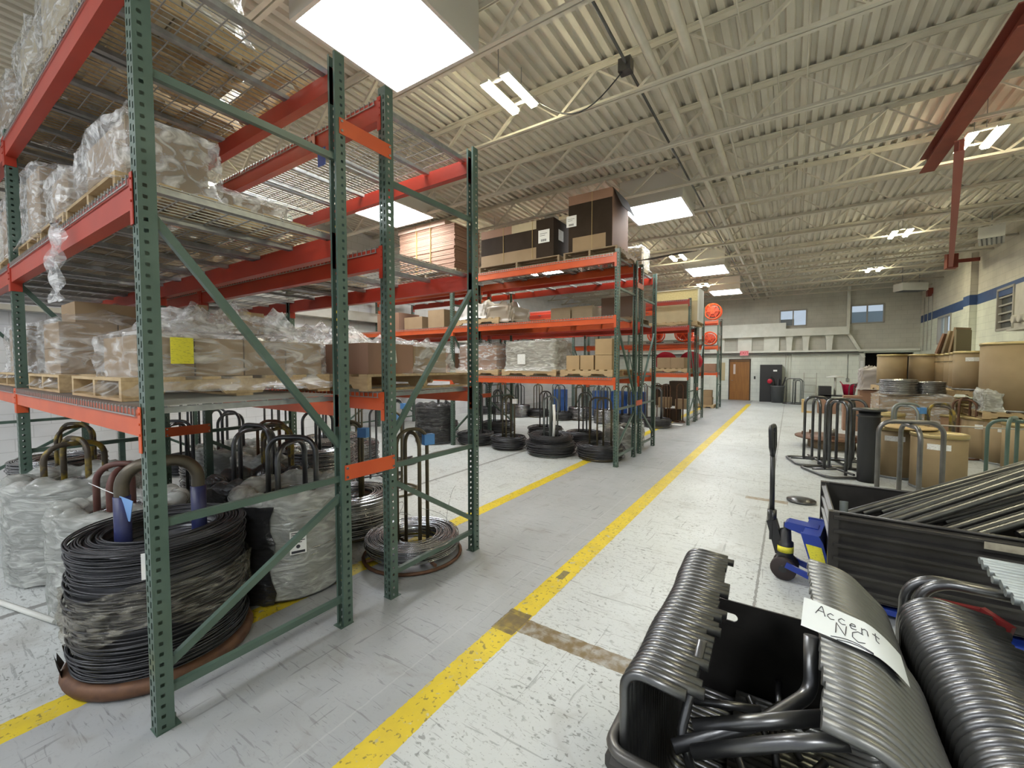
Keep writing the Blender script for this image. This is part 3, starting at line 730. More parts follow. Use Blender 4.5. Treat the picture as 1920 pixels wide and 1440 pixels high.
def film_shell(x0, x1, y0, y1, z0, z1, label, m_=None, seed=0, skirt=.05, lump=.03, top=.06, name='shrink_wrap', cat='plastic wrap', n=64, rings=16, taper=0.0, round_=.10):
    """wrinkled plastic film hugging a load: rounded-rectangle rings, lumpy closed top"""
    random.seed(seed); cx, cy = (x0 + x1) / 2, (y0 + y1) / 2; a, b = (x1 - x0) / 2, (y1 - y0) / 2
    ph = [rnd(0, 6.28) for _ in range(14)]
    def shape(t, A, B):
        c, s = math.cos(t), math.sin(t); p_ = 2 / 9.0
        return (A * math.copysign(abs(c) ** p_, c), B * math.copysign(abs(s) ** p_, s))
    mb = MB(); base = 0
    prof = []
    for i in range(rings + 1):
        u = i / rings; prof.append((1.0, z0 + (z1 - z0) * u, u))
    for j in range(1, 7):
        u = j / 6; prof.append((1 - u * .98 if j < 6 else .02, z1 + top * math.sin(u * PI * .5), 1.0))
    for sc, z, u in prof:
        ex = .012 + skirt * max(0, 1 - u * 4) ** 2
        for k in range(n):
            t = 2 * PI * k / n
            X, Y = shape(t, (a + ex - taper * u) * sc, (b + ex - taper * u) * sc)
            w_ = lump * .35 * (math.sin(7 * t + ph[0] + 3 * z * 6) + math.sin(13 * t + ph[1] - 9 * z * 3) * .7 + math.sin(23 * t + ph[2] + z * 40) * .45)
            rr = math.hypot(X, Y) or 1; ins = 1 + max(w_, -.008) / max(rr, .1) * (1 if sc > .9 else .3)
            dz = (lump * 1.2 * (math.sin(5 * X * 6 + ph[3]) * math.sin(6 * Y * 6 + ph[4]) + .6 * math.sin(17 * X + 13 * Y + ph[5]) + .5 * math.sin(31 * X - 27 * Y + ph[6])) if sc < .97 else 0)
            dz = max(dz, -.3 * top) if sc < .97 else dz
            mb.v.append((cx + X * ins, cy + Y * ins, z + dz + (lump * .3 * math.sin(9 * t + ph[7]) if u == 0 else 0)))
    m = len(prof)
    for i in range(m - 1):
        for k in range(n): mb.face((i * n + k, i * n + (k + 1) % n, (i + 1) * n + (k + 1) % n, (i + 1) * n + k), True)
    mb.face(tuple((m - 1) * n + k for k in range(n)), True)
    o = mb.build(name, m_ or FILM); tag(o, label, cat); return o

# ------------------------------------------------------------------ wire coils and their carriers
def coil_mesh(ri, ro, h, seed, m_, wr=.006, layers=None, seg=56, messy=.012, n_top=14):
    random.seed(seed); mb = MB()
    prof = [(ri + .015, .015), (ro - .02, .015), (ro - .02, h - .02), (ri + .015, h - .02), (ri + .015, .015)]
    k = len(prof); base = len(mb.v)
    for r_, z in prof[:4]:
        for i in range(36): a = 2 * PI * i / 36; mb.v.append((r_ * math.cos(a), r_ * math.sin(a), z))
    for j in range(4):
        for i in range(36): mb.face((base + j * 36 + i, base + j * 36 + (i + 1) % 36, base + ((j + 1) % 4) * 36 + (i + 1) % 36, base + ((j + 1) % 4) * 36 + i), True)
    def loop(r_, z, ns=4):
        p1, p2, a1, a2 = rnd(0, 6.28), rnd(0, 6.28), rnd(-1, 1) * messy, rnd(-1, 1) * messy; ex, ey = rnd(-1, 1) * messy, rnd(-1, 1) * messy
        pts = []
        for i in range(seg):
            t = 2 * PI * i / seg; rr = r_ + a1 * math.sin(2 * t + p1) + a2 * .6 * math.sin(3 * t + p2)
            pts.append((rr * math.cos(t) + ex, rr * math.sin(t) + ey, max(wr, z + a2 * .8 * math.sin(t + p1) + a1 * .5 * math.sin(2 * t + p2))))
        mb.tube(pts, wr, ns, closed=True)
    nl = layers or int(h / (wr * 2.1))
    for i in range(nl):
        z = wr + (h - 2 * wr) * i / max(1, nl - 1); loop(ro - wr + rnd(-messy, messy) * .6, z)
        if i % 3 == 0: loop(ri + wr, z)
    for i in range(n_top): loop(ri + (ro - ri) * (i + .5) / n_top, h - .015 + rnd(-.004, .012))
    return mb.mesh('wire_coil', m_)
COIL = {
    'big_black': coil_mesh(.26, .42, .70, 1, BLKWIRE, .0048, messy=.012, n_top=24, seg=72),
    'flat_black': coil_mesh(.24, .44, .20, 2, BLKWIRE, .007, messy=.022, n_top=14),
    'silver': coil_mesh(.22, .42, .62, 3, SILWIRE, .007, messy=.012),
    'flat_silver': coil_mesh(.22, .42, .13, 4, SILWIRE, .0045, messy=.010, n_top=34, seg=64),
    'low_silver': coil_mesh(.22, .42, .36, 5, SILWIRE, .007, messy=.014),
    'small_silver': coil_mesh(.20, .36, .28, 6, SILWIRE, .008, messy=.008),
}
def coil(kind, x, y, z, label, s=(1, 1, 1), rz=0, group='wire coils around the racks', tilt=(0, 0)):
    o = inst('wire_coil', COIL[kind], None, (x, y, z), (tilt[0], tilt[1], rz), s); return tag(o, label, 'wire coil', group)
STAND = {}
def stand_meshes(w_, h, r_, bm, hm, base, bs, cross=True):
    key = (w_, h, r_, bm.name, hm.name, base, cross)
    if key not in STAND:
        a = MB()
        if base == 'ring': a.tube([(bs * math.cos(2 * PI * i / 32), bs * math.sin(2 * PI * i / 32), r_ + .003) for i in range(32)], r_ * .9, 8, closed=True)
        else: a.tube(fillet([(0, -bs, r_ + .003), (bs, -bs, r_ + .003), (bs, bs, r_ + .003), (-bs, bs, r_ + .003), (-bs, -bs, r_ + .003), (0, -bs, r_ + .003)], .12)[:-1], r_ * .9, 8, closed=True)
        bar = MB(); bar.tube([(-bs, 0, r_ * 3 + .004), (bs, 0, r_ * 3 + .004)], r_ * .85, 8); bar2 = MB(); bar2.tube([(0, -bs, r_ * 3 + .004), (0, bs, r_ * 3 + .004)], r_ * .84, 8)
        hp = fillet([(-w_ / 2, 0, .06), (-w_ / 2, 0, h), (w_ / 2, 0, h), (w_ / 2, 0, .06)], min(w_ * .44, .13), 7)
        c = MB(); c.tube(hp, r_, 9)
        d = MB(); d.tube([(p.y, p.x, p.z - r_ * 1.9) for p in hp], r_, 9)
        STAND[key] = (a.mesh('base_frame', bm), bar.mesh('cross_bar', bm), bar2.mesh('cross_bar', bm), c.mesh('hoop', hm), d.mesh('hoop', hm))
    return STAND[key]
def stand(x, y, label, w_=.34, h=1.15, r_=.017, m_=None, hm=None, rz=.4, base='ring', bs=.34, group=None, z=0.0, tagm=None, tilt=0):
    m_ = m_ or STEELD; hm = hm or m_
    a, b1, b2, c, d = stand_meshes(w_, h, r_, m_, hm, base, bs)
    o = thing('coil_carrier', label, 'coil carrier', (x, y, z), rz, group or 'steel hoop coil carriers'); o.rotation_euler = (tilt, 0, rz)
    inst('base_frame', a, o); inst('cross_bar', b1, o); inst('cross_bar', b2, o); inst('hoop', c, o); inst('hoop', d, o)
    if tagm:
        mb = MB(); mb.box(w_ / 2 - .02 - r_, w_ / 2 + r_ + .05, -.03, .03, h - .16, h - .06); mb.build('paper_tag', tagm, o)
    return o

# ---------- floor under the two nearest rack rows
XB = [-3.35, -4.2, -5.0, -6.15, -7.05, -7.95]
# big black coil on rusty base with blue sleeved hoop
o = thing('coil_carrier', 'rusty based carrier with thick blue sleeved hoop inside the big black coil', 'coil carrier', (-3.20, .95, 0), R(72))
mb = MB(); mb.tube([(.42 * math.cos(2 * PI * i / 32), .42 * math.sin(2 * PI * i / 32), .045) for i in range(32)], .042, 8, closed=True); mb.box(-.4, .4, -.05, .05, .02, .06); mb.build('base_ring', RUST, o)
hp = fillet([(-.18, 0, .06), (-.18, 0, 1.17), (.18, .0, 1.17), (.18, 0, .06)], .13, 8)
mb = MB(); mb.tube(hp, .036, 12); mb.build('hoop', mat('bare_thick_tube', (.10, .085, .065), .4, .5, c2=(.16, .13, .09), scale=9), o)
for s in (-.18, .18):
    mb = MB(); mb.tube([(s, 0, .5), (s, 0, .99)], .041, 14); mb.build('sleeve', BLUE, o)
coil('big_black', -3.20, .95, .08, 'big black wire coil standing on a rusty base behind the nearest green post')
mb = MB(); random.seed(8)
for k in range(9):
    a = rnd(2.5, 5.6); r0 = .45; mb.quad((r0 * math.cos(a), r0 * math.sin(a), rnd(.02, .1)), (r0 * math.cos(a + .22), r0 * math.sin(a + .22), rnd(.02, .1)), ((r0 + .015) * math.cos(a + .2), (r0 + .015) * math.sin(a + .2), rnd(.1, .22)), ((r0 + .03) * math.cos(a), (r0 + .03) * math.sin(a), rnd(.12, .2)))
tag(mb.build('torn_wrap', mat('dirty_torn_film', (.09, .065, .045), .5), loc=(-3.20, .95, 0)), 'dirty torn wrapping around the foot of the big black coil', 'plastic wrap', kind='stuff')
def band(x, y, r_, z0, z1, label, m_, seed, n=72):
    random.seed(seed); p_ = [rnd(0, 6.28) for _ in range(4)]; mb = MB(); R_ = 9
    for i in range(R_ + 1):
        u = i / R_
        for k in range(n):
            t = 2 * PI * k / n; rr = r_ + .012 * math.sin(5 * t + p_[0] + u * 6) * .5 + .008 * math.sin(17 * t + p_[1] - u * 9) + .006 * math.sin(29 * t + u * 17)
            z = z0 + (z1 - z0) * u + (.05 * math.sin(2 * t + p_[2]) + .03 * math.sin(5 * t + p_[3])) * (1 if i in (0,) else 1 - .3 * u)
            mb.v.append((x + rr * math.cos(t), y + rr * math.sin(t), z))
    for i in range(R_):
        for k in range(n): mb.face((i * n + k, i * n + (k + 1) % n, (i + 1) * n + (k + 1) % n, (i + 1) * n + k), True)
    return tag(mb.build('film_band', m_), label, 'plastic wrap')
GRIMY = film('grimy_film', (.92, .90, .86), .04, .5, 7, (1, 1, 5), colr=(.60, .57, .50))
band(-3.20, .95, .448, .30, .56, 'grimy clear film wound round the middle of the big black coil', GRIMY, 3)
def round_bag(x, y, r_, z0, z1, label, m_, seed, n=72, hole=.55, dent=.016):
    random.seed(seed); p_ = [rnd(0, 6.28) for _ in range(9)]; mb = MB(); prof = [(1.0 + .015 * math.sin(i * 1.3 + seed), z0 + (z1 - z0) * i / 12) for i in range(13)]
    prof += [(.97, z1 + .03), (.88, z1 + .05), (.76, z1 + .05), (.64, z1 + .02), (hole, z1 - .03), (hole - .02, z1 - .12)]
    for i, (s_, z) in enumerate(prof):
        for k in range(n):
            t = 2 * PI * k / n; rr = r_ * s_ + dent * (math.sin(3 * t + p_[0] + z * 3) * .4 + math.sin(11 * t + p_[1] + z * 5) * .25 + math.sin(23 * t - z * 6 + p_[2]) * .2)
            zz = z + dent * (math.sin(6 * t + p_[3]) + math.sin(13 * t + p_[4])) * (1 if i > 10 else .3)
            mb.v.append((x + rr * math.cos(t), y + rr * math.sin(t), max(.004, zz)))
    for i in range(len(prof) - 1):
        for k in range(n): mb.face((i * n + k, i * n + (k + 1) % n, (i + 1) * n + (k + 1) % n, (i + 1) * n + k), True)
    return tag(mb.build('plastic_bag', m_), label, 'plastic wrap')
# clear wrapped silver coil with label
coil('silver', -3.40, 1.87, .05, 'bright wire coil in clear film with a white label, between the first two green frames', s=(.98, .98, 1.08))
round_bag(-3.40, 1.87, .435, .03, .76, 'clear film bag with a white label round the coil between the first two green frames', FILMW, 5, dent=.012)
random.seed(6); mb = MB(); NA = 26
for i in range(9):
    for k in range(NA + 1):
        t = R(-150) + R(104) * k / NA + .05 * math.sin(i * 1.7); rr = .462 + .008 * math.sin(k * 1.9 + i) ; mb.v.append((rr * math.cos(t), rr * math.sin(t), .02 + .72 * i / 8))
for i in range(8):
    for k in range(NA): mb.face((i * (NA + 1) + k, i * (NA + 1) + k + 1, (i + 1) * (NA + 1) + k + 1, (i + 1) * (NA + 1) + k), True)
tag(mb.build('film_patch', FILMD, loc=(-3.40, 1.87, 0)), 'torn black film hanging on the left side of the labelled coil', 'plastic wrap')
stand(-3.40, 1.87, 'grey double hoop carrier standing in the labelled film wrapped coil', w_=.40, h=1.17, r_=.021, m_=STEELD, rz=.55, base='ring', bs=.40)
o = thing('paper_label', 'white printed label on the film wrapped coil', 'label', (-2.985, 1.675, .46), R(66))
mb = MB(); mb.box(-.055, .055, -.003, 0, -.085, .085); mb.build('sheet', WHITE, o)
mb = MB()
for k in range(6): mb.box(-.045, .045 - .02 * (k % 2), -.0045, -.003, .068 - k * .014, .074 - k * .014)
mb.box(-.045, .045, -.0045, -.003, -.078, -.06); mb.tube([(0, -.003, -.03), (0, -.0045, -.03)], .014, 12); mb.build('print', INK, o)
mb = MB(); mb.box(-.03, .03, -.002, 0, -.07, .07); tag(mb.build('paper_label', WHITE, loc=(-2.80, .765, .70), rz=R(66)), 'small white tag half hidden behind the nearest post on the black coil', 'label')
# black film wrapped coil end between the two
round_bag(-4.18, 1.95, .40, .02, .70, 'dark torn film round the coil behind the labelled coil', FILMD, 12)
coil('silver', -4.18, 1.95, .05, 'dark wrapped wire coil behind the labelled coil', s=(.88, .88, 1))
# flat ring coil in the second frame
coil('flat_silver', -2.90, 2.72, .075, 'flat ring of bright wire on a rusty base ring inside the second green frame')
o = stand(-2.90, 2.72, 'dark olive narrow hoop carrier rising from the flat bright wire ring', w_=.30, h=1.17, r_=.017, m_=RUST, hm=OLIVE, rz=1.25, base='ring', bs=.44, tagm=BLUETAPE)
coil('low_silver', -3.85, 2.75, .06, 'low bright wire coil behind the flat wire ring')
stand(-3.85, 2.75, 'dark olive hoop carrier in the low bright coil, blue tag on top', w_=.28, h=1.17, m_=OLIVE, rz=.3, tagm=BLUETAPE)
coil('silver', -4.85, 3.0, .05, 'tall bright wire coil two places behind the flat wire ring', s=(1, 1, 1.15))
# bagged coils at the left edge
for (x, y, s, h, lab, kind) in ((-4.18, 1.0, .39, .66, 'second cloudy plastic bagged coil from the black coil', 'silver'), (-5.2, .95, .42, .74, 'large cloudy plastic bagged coil at the left edge', 'silver'),
                             (-5.15, 2.60, .41, .66, 'cloudy bagged coil behind the front bags at left', 'silver'), (-6.2, 2.6, .40, .62, 'cloudy bagged coil beyond the second left post', 'silver')):
    coil(kind, x, y, .05, 'wire coil inside the ' + lab, s=(s / .44, s / .44, h / .66)); round_bag(x, y, s + .012, .02, h + .05, lab, FILMW, int(-x * 7))
stand(-4.18, 1.95, 'dark steel hoop carrier in the torn black coil behind the labelled coil', w_=.40, h=1.2, r_=.02, m_=STEELD, rz=.2)
stand(-4.85, 3.0, 'dark hoop carrier in the tall bright coil', w_=.34, h=1.2, r_=.018, m_=STEELD, rz=.9)
stand(-4.55, 2.35, 'worn yellow topped hoop carrier between the bags and the tall bright coil', w_=.36, h=1.12, r_=.018, m_=STEELD, hm=YELP, rz=.4, bs=.25)
stand(-5.9, 1.9, 'dark hoop carrier between the two rack rows at left', w_=.36, h=1.12, r_=.018, m_=STEELD, rz=.7, bs=.3)
stand(-4.18, 1.0, 'maroon brown double hoop carrier in the bag behind the black coil', w_=.30, h=1.02, r_=.022, m_=mat('maroon_tube', (.10, .035, .03), .5, c2=(.14, .07, .05), scale=9), rz=.9)
stand(-5.2, .95, 'worn yellow topped hoop carrier in the large bag at the left edge', w_=.40, h=1.12, r_=.022, m_=RUST, hm=YELP, rz=.2)
stand(-5.15, 2.60, 'brown hoop carrier in the bag behind the left front bags', w_=.34, h=1.10, m_=RUST, rz=.6)
stand(-6.2, 2.6, 'dark hoop carrier in the bag beyond the second left post', w_=.34, h=1.15, m_=STEELD, rz=.2)
coil('low_silver', -6.25, 1.15, .05, 'bright wire coil at the left edge beyond the left post', s=(1.05, 1.05, 1.5))
stand(-6.25, 1.15, 'worn yellow hoop carrier beyond the left post', w_=.36, h=1.15, m_=STEELD, hm=YELP, rz=.5)
coil('silver', -7.3, 1.2, .05, 'bright wire coil farthest left in the front row')
random.seed(11)
spots = [(-5.95, 3.9, 'silver', STEELD), (-6.9, 2.7, 'low_silver', STEELD), (-7.6, 3.9, 'flat_black', STEELD), (-4.6, 3.95, None, OLIVE), (-5.3, 4.3, None, STEELD), (-6.5, 4.7, 'low_silver', OLIVE), (-8.4, 2.9, 'flat_black', STEELD), (-8.6, 4.6, None, STEELD), (-7.4, 5.2, None, OLIVE), (-5.9, 5.2, None, STEELD)]
names_ = ['nearest the wall', 'behind the tall coil', 'against the pale wall', 'just behind the second frame', 'beside the bare hoops', 'in the middle of the back floor', 'deep behind the left racks', 'by the left wall', 'before the yellow column', 'right of the yellow column']
for i, (x, y, kd, m_) in enumerate(spots):
    if kd: coil(kd, x, y, .05, ('bright ' if 'silver' in kd else 'black ') + 'wire coil on the open floor ' + names_[i], rz=i)
    stand(x, y, ('olive' if m_ is OLIVE else 'dark steel') + ' hoop carrier on the open floor ' + names_[i], w_=.26 + .04 * (i % 3), h=1.15, m_=m_, rz=i * .7, tagm=BLUETAPE if i in (3, 9) else None)
# blue paper tag on the big hoop, loose wires
mb = MB(); mb.box(-.045, .045, -.002, .002, -.07, .07); o = mb.build('paper_tag', mat('pale_blue_card', (.25, .45, .85), .6), loc=(-3.22, .78, .92), rz=R(30)); o.rotation_euler = (R(10), R(20), R(30)); tag(o, 'light blue paper tag on a string beside the thick hoop', 'tag')
mb = MB(); mb.tube([(-3.22, .78, .985), (-3.45, .75, 1.0), (-3.75, .74, 1.0)], .0025, 5); tag(mb.build('tag_string', WHITE), 'white string holding the light blue tag', 'string')
random.seed(5)
mb = MB()
for k in range(7):
    a = rnd(0, 6.28); p0 = Vector((-2.90 + .36 * math.cos(a), 2.72 + .36 * math.sin(a), .2)); q = p0 + Vector((rnd(-.2, .2), rnd(-.2, .2), rnd(.05, .3))); e = q + Vector((rnd(-.2, .2), rnd(-.2, .2), rnd(-.15, .1)))
    mb.tube([p0.lerp(q, t / 5).lerp(q.lerp(e, t / 5), t / 5) for t in range(6)], .0016, 4)
tag(mb.build('loose_wires', SILWIRE), 'thin loose wire ends springing from the flat wire ring', 'wires', kind='stuff')
mb = MB(); mb.tube([(-5.9, .25, .03), (-4.9, .42, .03), (-4.1, .62, .03)], .018, 8); tag(mb.build('floor_pipe', WHITEP), 'pale pipe lying on the floor at the left edge', 'pipe')

# ---------- goods on the nearest racks
Z1, Z2, Z3 = 1.562, 2.632, 3.692
zt = pallet(-3.95, -2.95, .72, 1.93, Z1, 'pale wooden pallet under low film wrapped cartons on the first orange shelf, nearest the aisle')
stack(-3.60, -3.0, .80, 1.90, zt, 1, 4, 1, .235, 'in the low nearest wrapped load', shell=False)
film_shell(-3.64, -2.965, .765, 1.925, zt - .09, zt + .245, 'crinkled clear film over the low carton load on the nearest shelf', FILM, 21, skirt=.10, lump=.03, top=.09)
film_shell(-3.5, -3.05, .95, 1.75, zt + .27, zt + .33, 'loose bunched film lying on top of the low carton load', FILMC, 22, skirt=.04, lump=.06, top=.09)
mb = MB(); mb.box(0, .003, -.055, .055, -.075, .075)
tag(mb.build('notice_sheet', YELPAPER, loc=(-2.925, .985, zt + .15)), 'yellow printed sheet stuck on the low wrapped cartons', 'paper')
carton(-3.75, -3.70, 1.35, 1.42, zt + .27, zt + .52, 'narrow upright carton flap standing behind the low wrapped load', CARD)
carton(-3.62, -3.36, 1.42, 1.66, zt + .30, zt + .46, 'small open carton on top of the low wrapped load', CARD, tape=True)
zt = pallet(-5.35, -4.30, .72, 1.90, Z1, 'grey weathered pallet under the tall brown carton stack on the nearest shelf', m_=WOOD)
stack(-5.25, -4.72, .80, 1.85, zt, 1, 3, 2, .205, 'in the tall wrapped stack left on the nearest shelf')
stack(-5.20, -4.76, .90, 1.75, zt + .41, 1, 2, 1, .17, 'crowning the tall wrapped stack left on the nearest shelf')
film_shell(-5.32, -4.68, .77, 1.88, zt - .10, zt + .42, 'clear film tight round the tall carton stack on the nearest shelf', FILM, 31, skirt=.06, lump=.02, top=.17)
zt = pallet(-6.9, -5.9, .72, 1.90, Z1, 'pallet beyond the second left post on the nearest shelf')
stack(-6.85, -5.95, .80, 1.85, zt, 1, 2, 2, .22, 'beyond the second left post')
film_shell(-6.88, -5.92, .77, 1.88, zt - .05, zt + .46, 'clear film over the load beyond the second left post', FILMC, 33, lump=.03)
# hanging film tail
random.seed(2); mb = MB(); n = 18
for i in range(n + 1):
    u = i / n; z = 2.60 - .46 * u; x = -3.62 + .04 * math.sin(u * 7); wd = .05 + .22 * math.sin(min(1, u * 1.25) * PI * .85)
    for k in range(9):
        t = k / 8 - .5; mb.v.append((x + t * wd * 1.3, .63 - .015 * math.sin(t * 30 + u * 11) - .03 * abs(math.sin(u * 6 + t * 9)), z + .02 * math.sin(t * 17)))
for i in range(n):
    for k in range(8): mb.face((i * 9 + k, i * 9 + k + 1, (i + 1) * 9 + k + 1, (i + 1) * 9 + k), True)
tag(mb.build('hanging_film', FILMC), 'strip of crinkled clear film dangling from the middle shelf at left', 'plastic wrap')
# second level
zt = pallet(-5.52, -4.75, .72, 1.90, Z2, 'pallet under the tall wrapped carton on the middle shelf at far left')
carton(-5.50, -5.0, .78, 1.3, zt, zt + .58, 'tall wrapped carton at the far left of the middle shelf')
film_shell(-5.53, -4.97, .75, 1.33, zt - .03, zt + .60, 'film round the tall carton at the far left of the middle shelf', FILMC, 41, lump=.02)
zt = pallet(-4.68, -3.98, .72, 1.90, Z2, 'pallet under the small wrapped carton in the middle of the second shelf')
carton(-4.60, -4.15, .78, 1.3, zt, zt + .33, 'small carton between the two larger loads on the middle shelf')
film_shell(-4.63, -4.11, .75, 1.34, zt - .06, zt + .35, 'film over the small carton between two larger loads on the middle shelf', FILMC, 42, lump=.025, skirt=.08)
zt = pallet(-3.92, -2.92, .72, 1.93, Z2, 'pallet under the bulky film wrapped load by the first post on the middle shelf')
stack(-3.80, -3.05, .80, 1.20, zt, 1, 1, 1, .36, 'in the bulky wrapped load by the first post on the middle shelf')
stack(-3.72, -3.1, 1.24, 1.62, zt, 1, 1, 1, .12, 'low at the back of the bulky wrapped load')
film_shell(-3.86, -2.98, .76, 1.24, zt - .05, zt + .35, 'thick crinkled film over the bulky load by the first post on the middle shelf', FILMC, 43, lump=.045, skirt=.10, top=.10)
film_shell(-3.84, -3.02, 1.20, 1.68, zt - .03, zt + .12, 'trailing low film at the back of the bulky wrapped load', FILMC, 44, lump=.03, skirt=.08, top=.05)
# third level
for i, (xa, xb, hh) in enumerate(((-3.80, -2.95, .62), (-4.75, -3.9, .78), (-5.55, -4.85, .60))):
    wn = ('by the first post', 'in the middle', 'at the far left')[i]
    zt = pallet(xa, xb, .72, 1.90, Z3, 'pallet seen from below on the top shelf ' + wn)
    stack(xa + .04, xb - .04, .78, (1.35 if i == 0 else 1.8), zt, 1, 2, 2, hh / 2, 'on the top shelf ' + wn, CARD3)
    film_shell(xa + .01, xb - .01, .75, (1.38 if i == 0 else 1.83), zt - .06, zt + hh + .01, 'shiny film round the top shelf load ' + wn, FILMC, 50 + i, lump=.035, skirt=.07, top=.08)
for (x0, z, wn) in ((-7.0, Z2, 'on the middle shelf beyond the left post'), (-7.0, Z3, 'on the top shelf beyond the left post')):
    zt = pallet(x0, x0 + 1.1, .72, 1.9, z, 'pallet ' + wn); stack(x0 + .05, x0 + 1.05, .8, 1.8, zt, 1, 2, 2, .3, wn)
    film_shell(x0 + .02, x0 + 1.08, .76, 1.84, zt - .03, zt + .62, 'film round the load ' + wn, FILMC, int(z * 9), lump=.03)
# second row
zt = pallet(-3.85, -2.62, 2.02, 3.22, Z1, 'wide pale pallet with rough timber edge on the second row low shelf', along='x')
carton(-3.2, -2.66, 2.06, 2.52, zt, zt + .24, 'reddish brown carton on the second row low shelf', CARD2)
carton(-3.2, -2.68, 2.54, 2.95, zt, zt + .23, 'brown carton under film right of the reddish carton', CARD)
carton(-3.75, -3.25, 2.1, 2.6, zt, zt + .22, 'carton at the back of the second row low pallet, left one', CARD2)
film_shell(-3.24, -2.66, 2.53, 3.05, zt, zt + .25, 'clear film over the right carton, sloping down to the pallet edge', FILM, 61, lump=.03, skirt=.16, top=.03, taper=.03)
film_shell(-3.8, -3.22, 2.05, 2.75, zt, zt + .24, 'bunched film over the back cartons of the second row low pallet', FILMC, 62, lump=.05, top=.16)
mb = MB(); mb.box(0, .003, -.06, .06, -.05, .05); o = mb.build('paper_label', LABEL, loc=(-2.655, 2.27, zt + .13)); o.rotation_euler = (R(8), 0, 0); tag(o, 'crumpled white label on the reddish brown carton', 'label')
zt = pallet(-5.1, -4.1, 2.1, 3.1, Z1, 'pallet farther left on the second row low shelf')
stack(-5.05, -4.15, 2.2, 3.0, zt, 2, 1, 1, .25, 'farther left on the second row low shelf')
film_shell(-5.08, -4.12, 2.15, 3.05, zt, zt + .27, 'puffed clear film on the load farther left on the second row', FILMC, 63, lump=.06, top=.20)
zt = pallet(-5.0, -4.0, 2.15, 3.1, Z2, 'pallet under the pale load on the second row middle shelf', along='x')
carton(-4.8, -4.25, 2.25, 2.8, zt, zt + .42, 'pale carton seen through the wire deck on the second row middle shelf', CARD3)
carton(-7.6, -6.6, 2.2, 2.9, Z2, Z2 + .4, 'dark brown carton far left on the second row middle shelf', CARD2)
zt = pallet(-7.7, -6.6, 2.1, 3.1, Z1, 'pallet far left on the second row low shelf'); stack(-7.6, -6.7, 2.2, 3.0, zt, 1, 2, 2, .22, 'far left on the second row low shelf')
mb = MB(); mb.box(-.045, .045, -.002, .002, -.05, .05); o = mb.build('bay_label', mat('pink_label', (.62, .40, .36), .5), loc=(-3.35, 2.066, 3.60)); tag(o, 'small pink bay label on the red top beam of the second row', 'label')
mb = MB(); mb.prism([(-.016, -.006), (0, .02), (.016, -.006), (.006, -.006), (.006, -.024), (-.006, -.024), (-.006, -.006)], 'y', -.004, -.002); tag(mb.build('bay_label_arrow', INK, loc=(-3.35, 2.066, 3.60)), 'small dark arrow printed on the pink bay label', 'label mark')
mb = MB(); mb.box(-.05, .05, -.003, .003, -.12, .02); tag(mb.build('blue_tag', mat('blue_card', (.08, .14, .42), .6), loc=(-3.22, 2.07, 3.50)), 'blue card hanging under the red top beam of the second row', 'tag')

# ---------- middle double rack: goods
ZM3 = 3.692
zt = pallet(-5.50, -3.62, 7.08, 8.1, ZM3, 'weathered pallet under the long dark carton on the middle rack top', m_=WOODD)
def banded_carton(x0, x1, y0, y1, z0, z1, label, bands, side=None, flaps=False, lbl=None, lbl2=None):
    o = thing('carton', label, 'box', ((x0 + x1) / 2, (y0 + y1) / 2, z0)); a, b, h = (x1 - x0) / 2, (y1 - y0) / 2, z1 - z0
    mb = MB(); mb.box(-a, a, -b, b, 0, h); mb.build('body', CARDD, o)
    for (u0, u1, v0, v1, m_) in bands:
        mb = MB(); mb.box(-a + 2 * a * u0, -a + 2 * a * u1, -b - .004, -b, h * v0, h * v1); mb.build('printed_panel', m_, o)
    if side: mb = MB(); mb.box(a, a + .004, -b, b, 0, h * .98); mb.build('side_panel', side, o)
    if flaps:
        mb = MB(); mb.bar((a, 0, h), (a + .16, .0, h - .34), .008, 2 * b * .9, (0, 1, 0)); mb.build('flap', CARDD, o)
        mb = MB(); mb.quad((-a, -b, h), (a, -b, h), (a - .02, -b + .10, h + .03), (-a + .06, -b + .10, h + .01)); mb.build('flap', CARD2, o)
    for L_ in (lbl or []):
        u, v, s_ = L_
        mb = MB(); mb.box(-a + 2 * a * u - s_ / 2, -a + 2 * a * u + s_ / 2, -b - .007, -b - .0045, h * v - s_ / 2, h * v + s_ / 2); w_ = mb.build('label', WHITE, o)
        mb = MB()
        for k in range(5): mb.box(-a + 2 * a * u - s_ * .25 + k * s_ * .1, -a + 2 * a * u - s_ * .25 + k * s_ * .1 + s_ * .06, -b - .008, -b - .007, h * v - s_ * .4, h * v - s_ * .22)
        mb.box(-a + 2 * a * u - s_ * .35, -a + 2 * a * u + s_ * .3, -b - .008, -b - .007, h * v + s_ * .2, h * v + s_ * .23); mb.box(-a + 2 * a * u - s_ * .35, -a + 2 * a * u + s_ * .1, -b - .008, -b - .007, h * v + s_ * .05, h * v + s_ * .08)
        mb.build('barcode', INK, w_)
    if lbl2:
        y_, v, s_ = lbl2; mb = MB(); mb.box(a + .001, a + .006, y_ - s_ / 2, y_ + s_ / 2, h * v - s_ / 2, h * v + s_ / 2); mb.build('label', LABEL, o)
    mb = MB()
    for u in ((.33, .73) if a > .6 else (.55,)): mb.box(-a + 2 * a * u - .004, -a + 2 * a * u + .004, -b - .009, b + .003, -.002, h + .003)
    mb.build('strapping', TAPE, o)
    return o
banded_carton(-5.45, -3.75, 7.10, 8.0, zt, zt + .72, 'long dark carton with tan bands and a white label on the middle rack top', [(.45, .78, .78, 1.0, CARD3), (0, .78, .0, .30, CARD), (0, .45, .78, 1.0, CARD2)], lbl=[(.88, .55, .24)], lbl2=(-.15, .62, .2))
